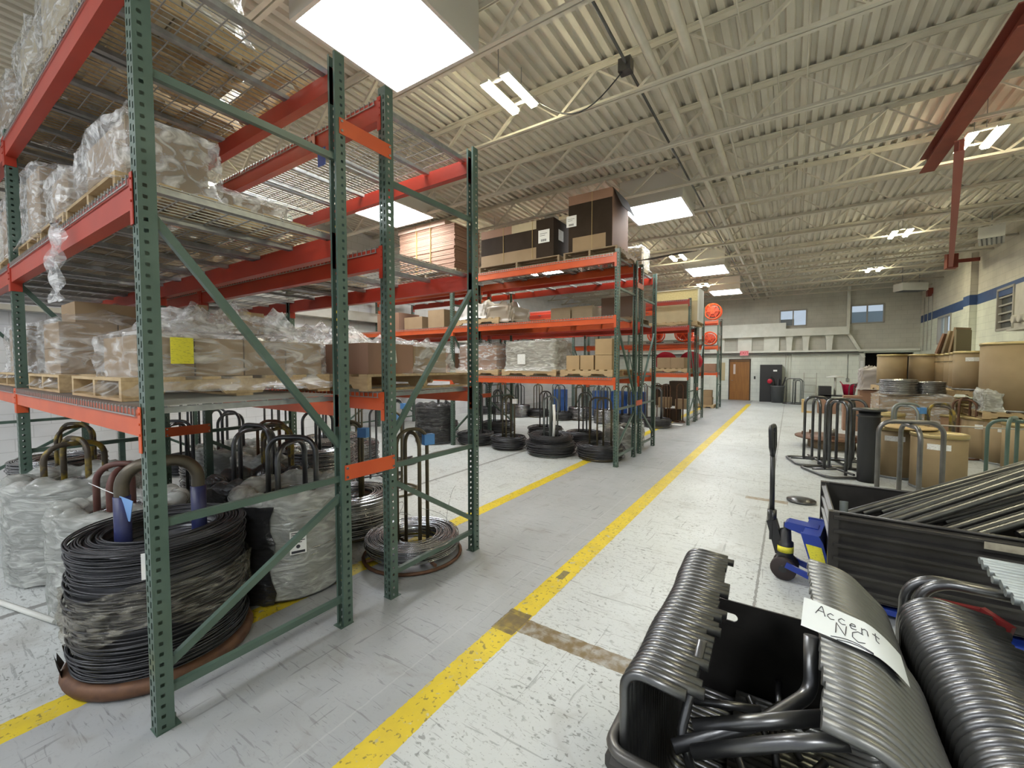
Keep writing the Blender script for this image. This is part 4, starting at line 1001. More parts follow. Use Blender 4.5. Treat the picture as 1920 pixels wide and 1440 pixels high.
zt = pallet(-3.52, -2.50, 7.05, 8.15, ZM3, 'dark pallet under the tall dark carton at the rack corner', m_=WOODD)
banded_carton(-3.45, -2.62, 7.12, 7.95, zt, zt + 1.02, 'tall dark carton with open flaps on the rack corner beneath the ceiling', [(.10, .86, .02, .26, CARD), (0, 1, .84, 1.0, CARD2)], side=CARD2, flaps=True, lbl=[(.07, .56, .2)])
# cardboard sheet bundle
zt = pallet(-7.95, -6.1, 7.05, 8.1, ZM3 + .07, 'pallet under the flat cardboard bundle on the middle rack top', m_=WOODD)
o = thing('cardboard_bundle', 'tall strapped bundle of flat reddish cardboard sheets on the middle rack top', 'cardboard stack', (-7.05, 7.55, zt))
random.seed(9); mb = MB(); z = 0
while z < 1.0:
    t = rnd(.02, .035); dx = rnd(-.015, .015); mb.box(-.88 + dx, .86 + dx, -.44 + rnd(-.01, .01), .44, z, z + t * .82); z += t
mb.build('sheets', CARD2, o)
mb = MB(); mb.box(-.9, .6, -.47, .47, z, z + .11); mb.build('top_cap', mat('light_pink_board', (.60, .42, .33), .8), o)
mb = MB()
for u in (-.3, .15): mb.box(u - .004, u + .004, -.475, .475, -.002, z + .113)
mb.build('strapping', TAPE, o)
mb = MB(); mb.box(.0, .9, .06, .065, 0, .6); 
for q in range(1): pass
tag(mb.build('cardboard_sheet', CARDD, loc=(-2.50, 8.13, 3.835)), 'dark cardboard sheet jutting out over the aisle from the middle rack top', 'cardboard') .rotation_euler = (R(-78), R(0), R(-12))
carton(-3.0, -2.55, 8.62, 9.1, ZM3, ZM3 + .45, 'pale wrapped carton behind the tall dark carton, rear rack top', CARD3)
film_shell(-3.02, -2.53, 8.60, 9.12, ZM3 + .01, ZM3 + .48, 'glossy film on the pale carton behind the tall dark carton', FILMC, 71, lump=.02)
o = thing('lamp_box', 'small cream box clipped under a joist above the long dark carton', 'box', (-4.35, 8.14, 4.84)); mb = MB(); mb.box(-.12, .12, -.1, .1, 0, .12); mb.build('body', BEIGEP, o); mb = MB(); mb.box(-.01, .01, -.03, .03, .12, .165); mb.build('clip', GALV, o)
# low shelf of the middle rack
zt = pallet(-3.60, -2.58, 7.10, 8.2, Z1, 'pallet under the loose tan cartons at the middle rack corner', along='x')
for i, (xa, xb, za, zb, lb) in enumerate(((-3.50, -3.24, 0, .26, 'left low tan carton of the corner pallet'), (-3.22, -2.96, 0, .26, 'second low tan carton of the corner pallet'), (-2.93, -2.62, 0, .26, 'lower tan carton of the two high pile at the rack corner'), (-2.93, -2.62, .265, .55, 'upper tan carton of the two high pile at the rack corner'))):
    carton(xa, xb, 7.16, 7.5, zt + za, zt + zb, lb + ', third rack row', mat('tan_cardboard', (.42, .29, .155), .8, c2=(.36, .245, .125), scale=4), tape=True)
zt = pallet(-4.92, -3.68, 7.08, 8.25, Z1, 'pallet under the large film wrapped block in the middle rack', along='x')
stack(-4.85, -3.75, 7.15, 7.9, zt, 2, 1, 2, .27, 'in the large wrapped block of the middle rack')
film_shell(-4.88, -3.72, 7.12, 7.93, zt - .03, zt + .56, 'milky film round the large block in the middle rack', FILMW, 72, lump=.02, top=.03)
mb = MB(); mb.box(-.09, .09, -.003, 0, -.1, .1); tag(mb.build('paper_label', LABEL, loc=(-4.45, 7.085, zt + .2)), 'white printed label on the milky wrapped block', 'label')
zt = pallet(-6.15, -5.02, 7.08, 8.25, Z1, 'pallet under the striped wrapped boxes left in the middle rack bay', along='x')
stack(-6.1, -5.1, 7.15, 7.9, zt, 2, 1, 2, .25, 'in the pinkish wrapped pile left in the middle rack bay', CARD2)
film_shell(-6.13, -5.07, 7.12, 7.93, zt - .03, zt + .52, 'clear film round the pinkish pile left in the middle rack bay', FILM, 73, lump=.03, top=.05)
# middle shelf of the middle rack
zt = pallet(-6.15, -5.0, 7.08, 8.2, Z2, 'pallet under the white sacked load on the middle shelf of the middle rack', along='x')
film_shell(-6.1, -5.4, 7.15, 7.9, zt, zt + .30, 'white crumpled sack load on the middle shelf of the middle rack', mat('white_sack', (.62, .58, .55), .6), 74, name='sack', cat='sack', lump=.05, top=.08)
film_shell(-5.36, -4.75, 7.15, 7.9, zt - .1, zt + .22, 'tan film wrapped mound beside the white sack load', mat('tan_film', (.30, .25, .20), .3), 75, name='sack', cat='sack', lump=.05, top=.08)
for i in range(2):
    carton(-4.55 + i * .52, -4.07 + i * .52, 8.5, 9.1, Z2, Z2 + .42, ('left', 'right')[i] + ' strapped pale crate on the rear middle shelf', CARD3)
zt = pallet(-3.4, -2.6, 8.45, 9.4, Z2, 'pallet under the dark wrapped block on the rear middle shelf', along='x', m_=WOODD)
carton(-3.35, -2.65, 8.5, 9.3, zt, zt + .42, 'dark brown wrapped block on the rear middle shelf at the aisle', mat('umber_board', (.14, .09, .06), .6))
carton(-8.9, -8.1, 7.2, 7.9, Z2, Z2 + .45, 'brown wrapped carton on the far bay middle shelf, left one', CARD2); carton(-7.9, -7.3, 7.2, 7.8, Z2, Z2 + .3, 'brown carton on the far bay middle shelf, centre one', CARD); carton(-7.1, -6.6, 7.2, 7.8, Z2, Z2 + .42, 'brown carton on the far bay middle shelf, right one', CARD)
carton(-7.6, -6.6, 7.3, 8.0, Z1, Z1 + .5, 'brown carton on the far bay low shelf', CARD2)
# floor of the middle rack
coil('flat_black', -5.0, 7.45, .05, 'black wire coil second from the left under the middle rack front beam', s=(.86, .86, 1.0)); stand(-5.0, 7.45, 'yellow topped hoop carrier with a pale paper in the second coil under the middle rack', w_=.27, h=1.12, m_=STEELD, hm=OLIVE, rz=.2, bs=.3, tagm=WHITE)
coil('flat_black', -3.98, 7.45, .05, 'wide messy black wire coil third under the middle rack front beam', s=(1.12, 1.12, 1.0)); coil('flat_black', -3.98, 7.45, .26, 'upper black wire bundle lying on the wide messy coil', s=(.95, .95, .65), tilt=(.05, .04))
stand(-3.98, 7.45, 'grey double hoop carrier in the wide messy coil', w_=.27, h=1.15, m_=TUBEG, rz=.35, bs=.42)
coil('flat_black', -3.0, 7.62, .05, 'brownish black wire coil at the middle rack corner post', s=(1.0, 1.0, 1.05)); stand(-3.0, 7.62, 'dull hoop carrier in the coil at the middle rack corner post', w_=.42, h=1.15, m_=OLIVE, rz=.1, bs=.4)
coil('flat_black', -5.92, 7.5, .05, 'black wire coil at the left post of the middle rack', s=(.95, .95, 1.0)); stand(-5.92, 7.5, 'dark hoop carrier in the coil at the left post of the middle rack', w_=.3, h=1.15, m_=STEELD, rz=.3)
coil('big_black', -6.85, 7.15, .03, 'tall black coil under glossy film left of the middle rack post', s=(1.02, 1.02, 1.12)); round_bag(-6.85, 7.15, .455, .02, .84, 'glossy film round the tall black coil left of the middle rack post', film('black_gloss_film', (.45, .45, .45), .10, .45, 6, (1, 1, 2), colr=(.25, .25, .26)), 77)
for i, (x, y, s_, kd) in enumerate(((-4.9, 8.9, 1.2, 'flat_black'), (-3.9, 8.95, 1.0, 'flat_black'), (-6.3, 8.9, 1.3, 'flat_black'), (-7.6, 8.2, 1.3, 'flat_black'))):
    wn = ('behind the second coil', 'behind the wide messy coil', 'behind the left post', 'left of the tall film wrapped coil')[i]
    coil(kd, x, y, .05, 'black wire coil ' + wn + ', rear half of the middle rack', s=(.95, .95, s_)); stand(x, y, 'dark hoop carrier ' + wn + ', rear half of the middle rack', w_=.28, m_=STEELD, rz=i * .5 + .2)
coil('silver', -3.0, 8.98, .04, 'wire coil in a grey bag at the rear aisle post of the middle rack', s=(.95, .95, .6)); round_bag(-3.0, 8.98, .43, .02, .42, 'grey cloudy bag at the rear aisle post of the middle rack', FILMW, 78)
mb = MB(); mb.tube([(0, 0, .3), (.02, .01, .7), (.0, .02, 1.0)], .028, 7); tag(mb.build('paper_strip', WHITE, loc=(-3.86, 7.33, 0)), 'white paper strip twisted on the carrier in the wide messy coil', 'paper')

# ---------- floor between the middle and the far rack, stored goods
random.seed(21)
for i in range(13):
    x = -9.4 + i * .52; y = 12.4 + (i % 3) * .35
    stand(x, y, 'dark hoop carrier, %s from the left in the crowded line before the far rack' % nth(i), w_=.3, m_=(STEELD, OLIVE, TUBEG)[i % 3], rz=i * .6, group='crowded hoop carriers before the far rack')
    if i % 3 != 2: coil('low_silver' if i % 2 else 'flat_black', x, y, .05, 'wire coil, %s from the left in the crowded line before the far rack' % nth(i), s=(.85, .85, 1), group='coils in the crowded line before the far rack')
mb = MB(); mb.lathe([(.28, 0), (.285, .02), (.285, .28), (.292, .3), (.285, .32), (.285, .58), (.292, .6), (.285, .62), (.285, .87), (.27, .885), (0, .885)], 24); DR = mb.mesh('blue_drum', BLUEP)
for i, (x, y) in enumerate(((-5.6, 14.2), (-4.95, 14.3), (-4.3, 14.25), (-7.2, 14.2))): tag(inst('blue_drum', DR, None, (x, y, 0)), 'blue plastic drum under the far rack, ' + ('leftmost of three', 'middle of three', 'rightmost of three', 'single one far left')[i], 'drum', 'blue drums under the far rack')
for i in range(4): stand(-3.9 + i * .35, 13.55 + (i % 2) * .3, 'thin brown hoop carrier ' + ('first', 'second', 'third', 'fourth')[i] + ' from the left under the far rack front beam', w_=.26, h=1.2, r_=.014, m_=RUST, rz=i * .3, bs=.16)
for i, (x, y, z, s_) in enumerate(((-3.6, 14.05, 0, .45), (-3.1, 14.1, 0, .42), (-3.35, 14.08, .43, .35), (-2.85, 14.15, .4, .34))):
    carton(x - s_ / 2, x + s_ / 2, y - s_ / 2, y + s_ / 2, z + .001, z + s_ * .92, ('white carton low', 'dark brown carton low', 'tan carton high', 'tan carton high')[i] + ' behind the thin carriers under the far rack, ' + ('left', 'right', 'left', 'right')[i], (WHITEP, CARDD, CARD, CARD)[i])
mb = MB(); mb.bar((-.15, 0, .01), (.15, 0, .01), .22, .012); o = mb.build('paper_scrap', WHITE, loc=(-2.75, 13.05, .01)); tag(o, 'white paper scrap on the floor at the far rack corner', 'paper')
zt = pallet(-3.65, -2.55, 13.32, 14.2, Z1, 'pallet under two brown cartons on the far rack low shelf', along='x')
stack(-3.45, -2.65, 13.4, 13.95, zt, 2, 1, 1, .33, 'on the far rack low shelf')
for i, x in enumerate((-3.55, -2.75)):
    mb = MB(); mb.lathe([(.34, -.12), (.34, -.09), (.15, -.09), (.15, .09), (.34, .09), (.34, .12), (0, .12)], 24); mb.tr(Matrix.Rotation(PI / 2, 4, 'X'))
    tag(mb.build('cable_reel', REDP, loc=(x, 14.95, Z1 + .342)), ('left', 'right')[i] + ' dark red cable reel standing behind the cartons on the far rack', 'reel')
L32, L33 = 2.95 + .012, 3.72 + .012
zt = pallet(-3.75, -2.30, 13.35, 14.25, L32, 'pallet under the large pale crate on the far rack', along='x')
o = thing('crate', 'large pale osb crate with white edges on the far rack, highest load there', 'crate', (-2.95, 13.95, zt))
mb = MB(); mb.box(-.62, .62, -.3, .5, 0, .62); mb.build('lower_box', CARD3, o); mb = MB(); mb.box(-.62, .62, -.3, .5, .625, .98); mb.build('upper_box', mat('osb_board', (.60, .52, .30), .8, c2=(.42, .36, .18), scale=30), o)
mb = MB(); mb.box(.60, .64, -.32, .52, 0, 1.0); mb.box(-.63, .63, -.32, .52, .98, 1.0); mb.build('edge_sheet', WHITEP, o)
def reel(x, y, z, label, s_=1.0, m_=ORHOSE):
    o = thing('hose_reel', label, 'reel', (x, y, z)); T = Matrix.Translation((0, 0, .33 * s_)) @ Matrix.Rotation(PI / 2, 4, 'X')
    for q in (-.14, .14):
        mb = MB(); mb.tube([(.28 * s_ * math.cos(PI * k / 14), .28 * s_ * math.sin(PI * k / 14), q) for k in range(28)], .022, 6, closed=True)
        for k in range(3): a = k * PI / 3; mb.bar((-.27 * s_ * math.cos(a), -.27 * s_ * math.sin(a), q), (.27 * s_ * math.cos(a), .27 * s_ * math.sin(a), q), .02, .03)
        mb.tr(T); mb.build('side_ring', m_, o)
    mb = MB(); mb.lathe([(.10 * s_, -.15), (.10 * s_, -.12)] + [((.20 + .012 * (k % 2)) * s_, -.11 + .022 * k) for k in range(11)] + [(.10 * s_, .12), (.10 * s_, .15)], 20, smooth=False); mb.tr(T); mb.build('hose', mat('hose_orange_dark', (.50, .055, .02), .5), o)
    mb = MB(); mb.tube([(-.3 * s_, -.2, .02), (-.3 * s_, .2, .02)], .018, 6); mb.tube([(.3 * s_, -.2, .02), (.3 * s_, .2, .02)], .018, 6); mb.bar((-.3 * s_, 0, .02), (.3 * s_, 0, .02), .03, .03); mb.build('stand_frame', STEELD, o)
reel(-2.75, 19.5, 3.662, 'bright orange hose reel on the very top of the last rack', 1.15); reel(-3.4, 19.5, 3.662, 'orange hose reel left of the first on the last rack top')
reel(-2.85, 19.5, 2.612, 'orange hose reel with white middle on the last rack middle shelf', .95); reel(-3.6, 19.5, 2.612, 'orange hose reel deeper on the last rack middle shelf', .95)
reel(-3.0, 15.0, L32 - .42, 'orange hose reel behind the pale crate rack, aisle side', .9); reel(-3.9, 15.0, L32 - .42, 'orange hose reel behind the pale crate rack, inner side', .9)
reel(-3.3, 8.9, Z3 - .0, 'orange reel half hidden on the rear middle rack top', .8)
reel(-4.2, 13.7, L32, 'orange reel left of the pale crate', .9)
carton(-3.3, -2.6, 19.35, 19.9, 1.512, 1.512 + .35, 'brown carton on the last rack low shelf', CARD2)
zt = pallet(-3.4, -2.62, 19.25, 20.0, 0, 'pallet on the floor under the last rack', along='x'); carton(-3.1, -2.7, 19.3, 19.7, zt, zt + .32, 'lower brown carton on the floor pallet under the last rack', CARD); carton(-3.05, -2.72, 19.32, 19.66, zt + .325, zt + .62, 'upper brown carton on the floor pallet under the last rack', CARD)
for i, (x, h_) in enumerate(((-4.1, 1.1), (-4.9, .9))): carton(x - .35, x + .35, 19.4, 20.0, .001, h_, ('dark wrapped bale under the last rack, aisle side', 'dark wrapped bale under the last rack, inner side')[i], CARDD)
mb = MB(); mb.box(-.14, .14, -.02, 0, 1.0, 1.95); tag(mb.build('notice_board', mat('tan_board', (.50, .42, .25), .7), loc=(-3.0, YF - .001, 0)), 'narrow tan notice board on the far wall left of the oak door', 'notice board')

# ------------------------------------------------------------------ right side of the aisle
def at(px, dpt):
    p = _C + ray(px, 687) * dpt; return (p.x, p.y)
def drum(x, y, z, label, r_=.295, h=.80, m_=None, group='kraft fibre drums', lid=True, lab=False, clasp=False):
    o = thing('fibre_drum', label, 'drum', (x, y, z), 0, group)
    mb = MB(); mb.lathe([(r_, .0), (r_, h - .05)], 36); mb.build('barrel', m_ or FIBRE, o)
    mb = MB(); mb.lathe([(r_ + .004, 0), (r_ + .006, .03), (r_ + .002, .035)], 36); mb.build('bottom_hoop', GALV, o)
    mb = MB(); mb.lathe([(r_ + .008, h - .055), (r_ + .013, h - .045), (r_ + .013, h - .01), (r_ + .004, h), (r_ - .02, h), (r_ - .03, h - .012), (0, h - .012)], 36); l_ = mb.build('lid', GALV if not lid else mat('brass_ring', (.42, .33, .16), .35, .7), o)
    a0 = math.atan2(-y, -x)
    if lab:
        for k, da in enumerate((-.18, .22)):
            a = a0 + da; mb = MB(); M = Matrix.Rotation(a, 4, 'Z') @ Matrix.Translation((r_ + .003, 0, h - .17)); mb.box(0, .002, -.06, .06, -.04, .04, M); mb.build('label', LABEL, o)
    return o
# front pair, lid of board
x, y = 1.80, 8.36; drum(x, y, 0, 'front kraft drum with two white labels, right behind the near hoop carrier', lab=True)
drum(1.42, 8.96, 0, 'kraft drum left of the labelled front drum, under the round board', lab=True, h=.80)
mb = MB(); mb.lathe([(.30, 0), (.31, .005), (.31, .02), (.30, .025), (0, .025)], 40); tag(mb.build('round_board', PLY, loc=(1.55, 8.72, .803)), 'round particle board disc lying across two kraft drums', 'board')
mb = MB(); mb.tube([(-.9, 0, 0), (.45, .1, 0), (.62, .14, .05), (.64, .15, .09)], .012, 7); tag(mb.build('bent_rod', mat('pale_bent_rod', (.45, .42, .36), .35, .6), loc=(2.3, 8.8, .86)), 'pale rod bent up at its end lying over the front drums', 'rod')
xx, yy = at(1806, 8.35); drum(xx, yy, 0, 'dark brown kraft drum behind and right of the labelled drum', r_=.36, m_=mat('dark_fibre', (.22, .125, .065), .7))
for i, (px, dp) in enumerate(((1850, 7.9), (1895, 7.5))):
    xx, yy = at(px, dp); drum(xx, yy, 0, ('left', 'right')[i] + ' drum with white label under the pallet of the giant drum', lab=True, h=.80)
xx, yy = at(1935, 7.0); drum(xx, yy, 0, 'drum at the right frame edge under the giant drum pallet', h=.80)
xx, yy = at(1925, 8.4); drum(xx, yy, 0, 'rear drum under the giant drum pallet', h=.80)
xx, yy = at(1912, 7.7); zt = pallet(xx - .58, xx + .62, yy - .55, yy + .55, .803, 'pale pallet lying on drums under the giant kraft drum', along='x')
drum(xx, yy, zt, 'giant kraft drum with loose film at its foot, highest at the right edge', r_=.50, h=1.26)
film_shell(xx - .54, xx - .30, yy - .40, yy + .1, zt, zt + .32, 'cloudy film bunched at the left foot of the giant drum', FILMW, 81, lump=.04, top=.1)
# stacked upper drums
UP = [(1672, 11.0, 0), (1733, 10.8, 1), (1782, 10.4, 2), (1803, 9.9, 3), (1815, 9.3, 4), (1825, 8.65, 5)]
nm = ['leftmost', 'second from the left', 'third from the left', 'fourth from the left', 'fifth from the left', 'rightmost']
UPP = []
for px, dp, i in UP:
    xx, yy = at(px, dp); UPP.append((xx, yy))
    drum(xx, yy, 1.262, nm[i] + ' kraft drum of the raised row near the right wall', h=.80, lab=(i in (3, 4, 5)))
    drum(xx + .01, yy, .13, nm[i] + ' lower kraft drum beneath the raised row', h=.86, group='lower kraft drums beneath the raised row')
for i in (0, 2, 4):
    (xa, ya), (xb, yb) = UPP[i], UPP[i + 1]; mx_, my_ = (xa + xb) / 2, (ya + yb) / 2; L_ = math.hypot(xa - xb, ya - yb) / 2 + .28; an = math.atan2(yb - ya, xb - xa)
    for z_, wn in ((1.13, 'raised'), (0.0, 'floor')):
        o_before = set(COL.objects); pallet(-L_, L_, -.38, .38, 0, ('left', '', 'middle', '', 'right')[i] + ' pallet of the %s drum row near the right wall' % wn, m_=WOOD)
        for ob in [q for q in COL.objects if q not in o_before and q.parent is None]: ob.location = (mx_, my_, z_); ob.rotation_euler = (0, 0, an)
xs_ = [p[0] for p in UPP]; ys_ = [p[1] for p in UPP]
mb = MB()
for i in range(2, 5):
    (xa, ya), (xb, yb) = UPP[i], UPP[i + 1]; d_ = Vector((-(yb - ya), xb - xa, 0)).normalized() * -.305
    if d_.y > 0 and d_.x > 0: d_ = -d_
    mb.bar((xa + d_.x, ya + d_.y, 1.86), (xb + d_.x, yb + d_.y, 1.86), .004, .018)
tag(mb.build('strap', STEELD), 'dark strap round the raised drum row', 'strap')
# stretched sheets leaning on top
for i, (px, dp, ht, ti, m_) in enumerate(((1767, 10.5, .50, -.28, CARD2), (1779, 10.45, .56, -.22, CARD3), (1792, 10.2, .62, -.16, CARD), (1803, 10.0, .55, .0, mat('olive_board', (.24, .20, .12), .8)))):
    xx, yy = at(px, dp); mb = MB(); mb.box(-.02, .02, -.28, .28, 0, ht); o = mb.build('cardboard_sheet', m_, loc=(xx, yy, 2.065)); o.rotation_euler = (0, -ti, R(-40)); tag(o, ('reddish', 'pale', 'tan', 'olive')[i] + ' cardboard piece leaning on top of the raised drums under the side window', 'cardboard')
# flat bright coils on the film wrapped pack
xx, yy = at(1710, 9.0); zt = pallet(xx - .62, xx + .62, yy - .5, yy + .5, 0, 'floor pallet under the film covered pack below the flat bright coils', along='x')
stack(xx - .58, xx + .58, yy - .45, yy + .45, zt, 2, 1, 2, .50, 'in the film covered pack below the flat bright coils')
film_shell(xx - .60, xx + .60, yy - .47, yy + .47, zt + .3, zt + 1.01, 'clear sagging film over the pack below the flat bright coils', FILM, 83, lump=.03, top=.01)
for i, (px, hh) in enumerate(((1685, 1.0), (1738, .85))):
    xq, yq = at(px, 8.9); coil('small_silver', xq, yq, 1.165, ('left taller', 'right lower')[i] + ' stack of flat bright wire coils before the raised drums', s=(.85, .85, 1.1 * hh))
for i, (px, dp, h_) in enumerate(((1662, 8.2, .78), (1668, 9.6, 1.0), (1632, 12.5, 1.5), (1600, 11.5, .95))):
    xq, yq = at(px, dp)
    if i == 1: drum(xq, yq, 0, 'kraft drum half hidden left of the film covered pack', h=1.05)
    elif i == 0: drum(xq, yq, 0, 'kraft drum with shiny film behind the black spool column', h=.85)
    elif i == 2:
        carton(xq - .25, xq + .25, yq - .25, yq + .25, .001, 1.05, 'pinkish carton pile by the dark opening', CARD2); film_shell(xq - .24, xq + .24, yq - .24, yq + .24, 1.06, h_ + .15, 'grey wrapped stack by the dark opening', mat('grey_wrap', (.35, .32, .31), .4), 84, name='wrapped_stack', cat='wrapped goods', lump=.04)
    else:
        carton(xq - .2, xq + .2, yq - .2, yq + .2, .001, h_, 'pinkish upright carton behind the left hoop carriers', CARD2)
# black spool column
o = thing('spool_column', 'black steel column with a flanged top beside the hoop carriers', 'spool', (1.02, 8.28, 0))
mb = MB(); mb.lathe([(.13, 0), (.13, .35), (.135, .36), (.135, .98), (.155, .99), (.155, 1.01), (.13, 1.02), (.13, 1.08)], 28); mb.build('barrel', BLACKP, o)
mb = MB(); mb.lathe([(.20, 1.08), (.21, 1.09), (.20, 1.11), (.06, 1.115), (0, 1.115)], 28); mb.build('top_flange', BLACKP, o)
# hoop carriers
BS = 'square'
for i, (x, y, w_, rz, h_) in enumerate(((.42, 9.35, .36, .25, 1.20), (.68, 8.62, .40, .5, 1.22), (.92, 9.45, .40, -.3, 1.17))):
    stand(x, y, ('left', 'front', 'rear right')[i] + ' grey hoop carrier of the group by the black spool column', w_=w_, h=h_, r_=.023, m_=STEELD, rz=rz, base=BS, bs=.38)
xx, yy = at(1712, 4.75); stand(xx, yy, 'large bare steel hoop carrier standing nearest, before the kraft drums', w_=.56, h=1.12, r_=.024, m_=mat('bare_steel_hoop', (.16, .155, .15), .35, .8, c2=(.25, .24, .23), scale=8), rz=.12, base=BS, bs=.36)
for i, (px, dp, m_, w_) in enumerate(((1703, 6.75, TUBEG, .42), (1766, 6.7, YELP, .40), (1812, 8.0, RUST, .34), (1905, 4.9, GREEN, .40))):
    xx, yy = at(px, dp); stand(xx, yy, ('grey hoop carrier with a blue tag behind the round board', 'worn yellow hoop carrier among the kraft drums', 'rusty hoop carrier left of the giant drum', 'green square hoop carrier at the right frame edge')[i], w_=w_, h=1.15, r_=.019, m_=STEELD if m_ is YELP else m_, hm=m_, rz=.5 + i * .2, bs=.26, tagm=BLUETAPE if i == 0 else None)
# round turntable
o = thing('turntable', 'flat rusty round turntable with lugs on a wooden plinth behind the left carriers', 'turntable', (.78, 11.35, 0))
mb = MB(); mb.lathe([(.42, .0), (.42, .2)], 24); mb.build('plinth', WOODD, o); mb = MB(); mb.lathe([(.62, .20), (.66, .21), (.66, .235), (.0, .25)], 40)
for k in range(8): a = k * PI / 4; mb.box(.5 * math.cos(a) - .03, .5 * math.cos(a) + .03, .5 * math.sin(a) - .03, .5 * math.sin(a) + .03, .24, .31)
mb.build('disc', RUST, o); mb = MB(); mb.lathe([(.07, .25), (.07, .40), (0, .41)], 16); mb.build('hub', GALV, o)
mb = MB(); mb.lathe([(.14, 0), (.16, .01), (.16, .03), (.05, .04), (0, .04)], 24); tag(mb.build('steel_disc', STEELD, loc=(.16, 6.55, 0)), 'small dark disc on the floor left of the long tube bin', 'disc')
# far floor items
stand(.18, 23.6, 'dense dark hoop carrier against the far wall', w_=.62, h=1.18, m_=STEELD, rz=.1, bs=.45); stand(.34, 23.75, 'second dense hoop carrier against the far wall', w_=.45, h=1.12, m_=TUBEG, rz=.4, bs=.3)
o = thing('shelf_trolley', 'pale four tier shelf trolley at the far wall', 'trolley', (.80, 24.2, 0))
for x_ in (-.24, .24): mb = MB(); mb.bar((x_, 0, .05), (x_, 0, 1.45), .03, .03); mb.build('upright', BEIGEP, o)
for k in range(4): mb = MB(); mb.box(-.25, .25, -.12, .2, .2 + k * .33, .22 + k * .33); mb.build('shelf', BEIGEP, o)
o = thing('tool_cart', 'dark machine cart with a pale round top by the far wall', 'cart', (1.35, 21.3, 0))
mb = MB(); mb.box(-.35, .05, -.3, .3, .1, .95); mb.build('cabinet', BLACKP, o); mb = MB(); mb.tube([(.18, 0, .6), (.18, 0, 1.3)], .04, 8); mb.lathe([(.28, 1.3), (.3, 1.32), (.1, 1.38), (0, 1.4)], 24, .18, 0); mb.build('pale_round_top', WHITEP, o)
mb = MB(); mb.box(-.35, .95, -.3, .3, .55, .6); mb.build('tray', BLACKP, o); mb = MB()
for x_ in (-.3, .9): mb.bar((x_, -.25, 0), (x_, -.25, .55), .03, .03); mb.bar((x_, .25, 0), (x_, .25, .55), .03, .03)
mb.build('legs', STEELD, o)
o = thing('bucket', 'bright red bucket standing on the dark cart', 'bucket', (1.98, 21.3, .60)); mb = MB(); mb.lathe([(.17, 0), (.24, .40), (.26, .42), (.25, .43), (.22, .40), (.15, .03), (0, .03)], 20); mb.build('body', mat('crimson_plastic', (.50, .01, .06), .4), o); mb = MB(); mb.bar((-.18, 0, .38), (-.30, 0, .55), .03, .03); mb.bar((.18, 0, .38), (.30, 0, .58), .03, .03); mb.build('handle', REDP, o)
o = thing('wooden_stool', 'small raw wood frame on the floor by the cart', 'wood frame', (.60, 19.5, 0)); mb = MB(); mb.box(-.2, .2, -.15, .15, 0, .05); mb.box(-.2, -.12, -.15, .15, .05, .5); mb.build('frame', PLY, o)
for i, (x, y) in enumerate(((1.2, 19.6), (2.0, 20.4))): carton(x - .3, x + .3, y - .25, y + .25, .001, .5 - .1 * i, ('pink wrapped carton before the dark cart', 'brown carton right of the dark cart')[i], CARD2)
stand(2.5, 21.2, 'pale steel hoop carrier right of the red bucket', w_=.4, h=1.2, m_=TUBEG, rz=.5)
stand(1.9, 18.4, 'dark hoop carrier before the red bucket', w_=.4, h=1.15, m_=STEELD, rz=.2)
o = thing('wall_sign', 'narrow vertical sign with a dark red extinguisher patch beside the dark opening', 'sign', (2.72, YF - .06, 0)); mb = MB(); mb.box(-.05, .05, -.01, 0, 1.35, 2.0); mb.build('plate', LABEL, o); mb = MB(); mb.lathe([(.09, .75), (.09, 1.15), (.03, 1.25), (0, 1.25)], 12, 0, -.12); mb.build('extinguisher', mat('dark_extinguisher_red', (.16, .02, .015), .4), o)

# ------------------------------------------------------------------ pallet jack
o = thing('pallet_jack', 'blue hand pallet jack with a tall black handle beside the long ribbed bin', 'pallet jack', (0, 4.12, 0), R(-8))
for s in (-.06, .06): mb = MB(); mb.lathe([(.0, -.025), (.085, -.025), (.092, -.018), (.092, .018), (.085, .025), (0, .025)], 28); mb.tr(Matrix.Translation((0, s, .094)) @ Matrix.Rotation(PI / 2, 4, 'X')); wh = mb.build('steer_wheel', RUBBER, o); mb = MB(); mb.tube([(0, s - .03, .094), (0, s + .03, .094)], .028, 12); mb.build('hub', BLACKP, wh)
mb = MB(); mb.lathe([(.055, .15), (.06, .16), (.06, .30), (.045, .31), (.04, .40), (.015, .41), (.015, .46), (0, .46)], 20); mb.build('pump', BLACKP, o)
mb = MB(); mb.lathe([(.0612, .22), (.0612, .27)], 20); mb.build('pump_label', YELPAPER, o)
mb = MB(); mb.bar((-.03, 0, .20), (-.10, 0, .46), .07, .07); mb.bar((-.10, -.03, .30), (-.10, -.03, .55), .02, .02); mb.build('handle_yoke', BLACKP, o)
mb = MB(); mb.tube([(-.10, 0, .42 + k * .0125 * 1) for k in (0, 10)], .035, 10); mb.build('return_spring', STEELD, o)
mb = MB(); mb.tube([(-.10, 0, .50), (-.105, 0, 1.02)], .019, 12); mb.build('handle_shaft', BLACKP, o)
mb = MB(); lp = fillet([(-.105, 0, 1.0), (-.105, -.075, 1.08), (-.11, -.08, 1.25), (-.11, .08, 1.25), (-.105, .075, 1.08), (-.105, 0, 1.0)], .03, 4); mb.tube(lp, .018, 8); mb.bar((-.107, 0, 1.0), (-.107, 0, 1.20), .02, .035); mb.build('grip_loop', BLACKP, o)
body = MB(); body.prism([(.0, .44), (.0, .47), (.02, .485), (.22, .475), (.25, .455), (.27, .40), (.15, .40), (.02, .43)], 'y', -.06, .06)
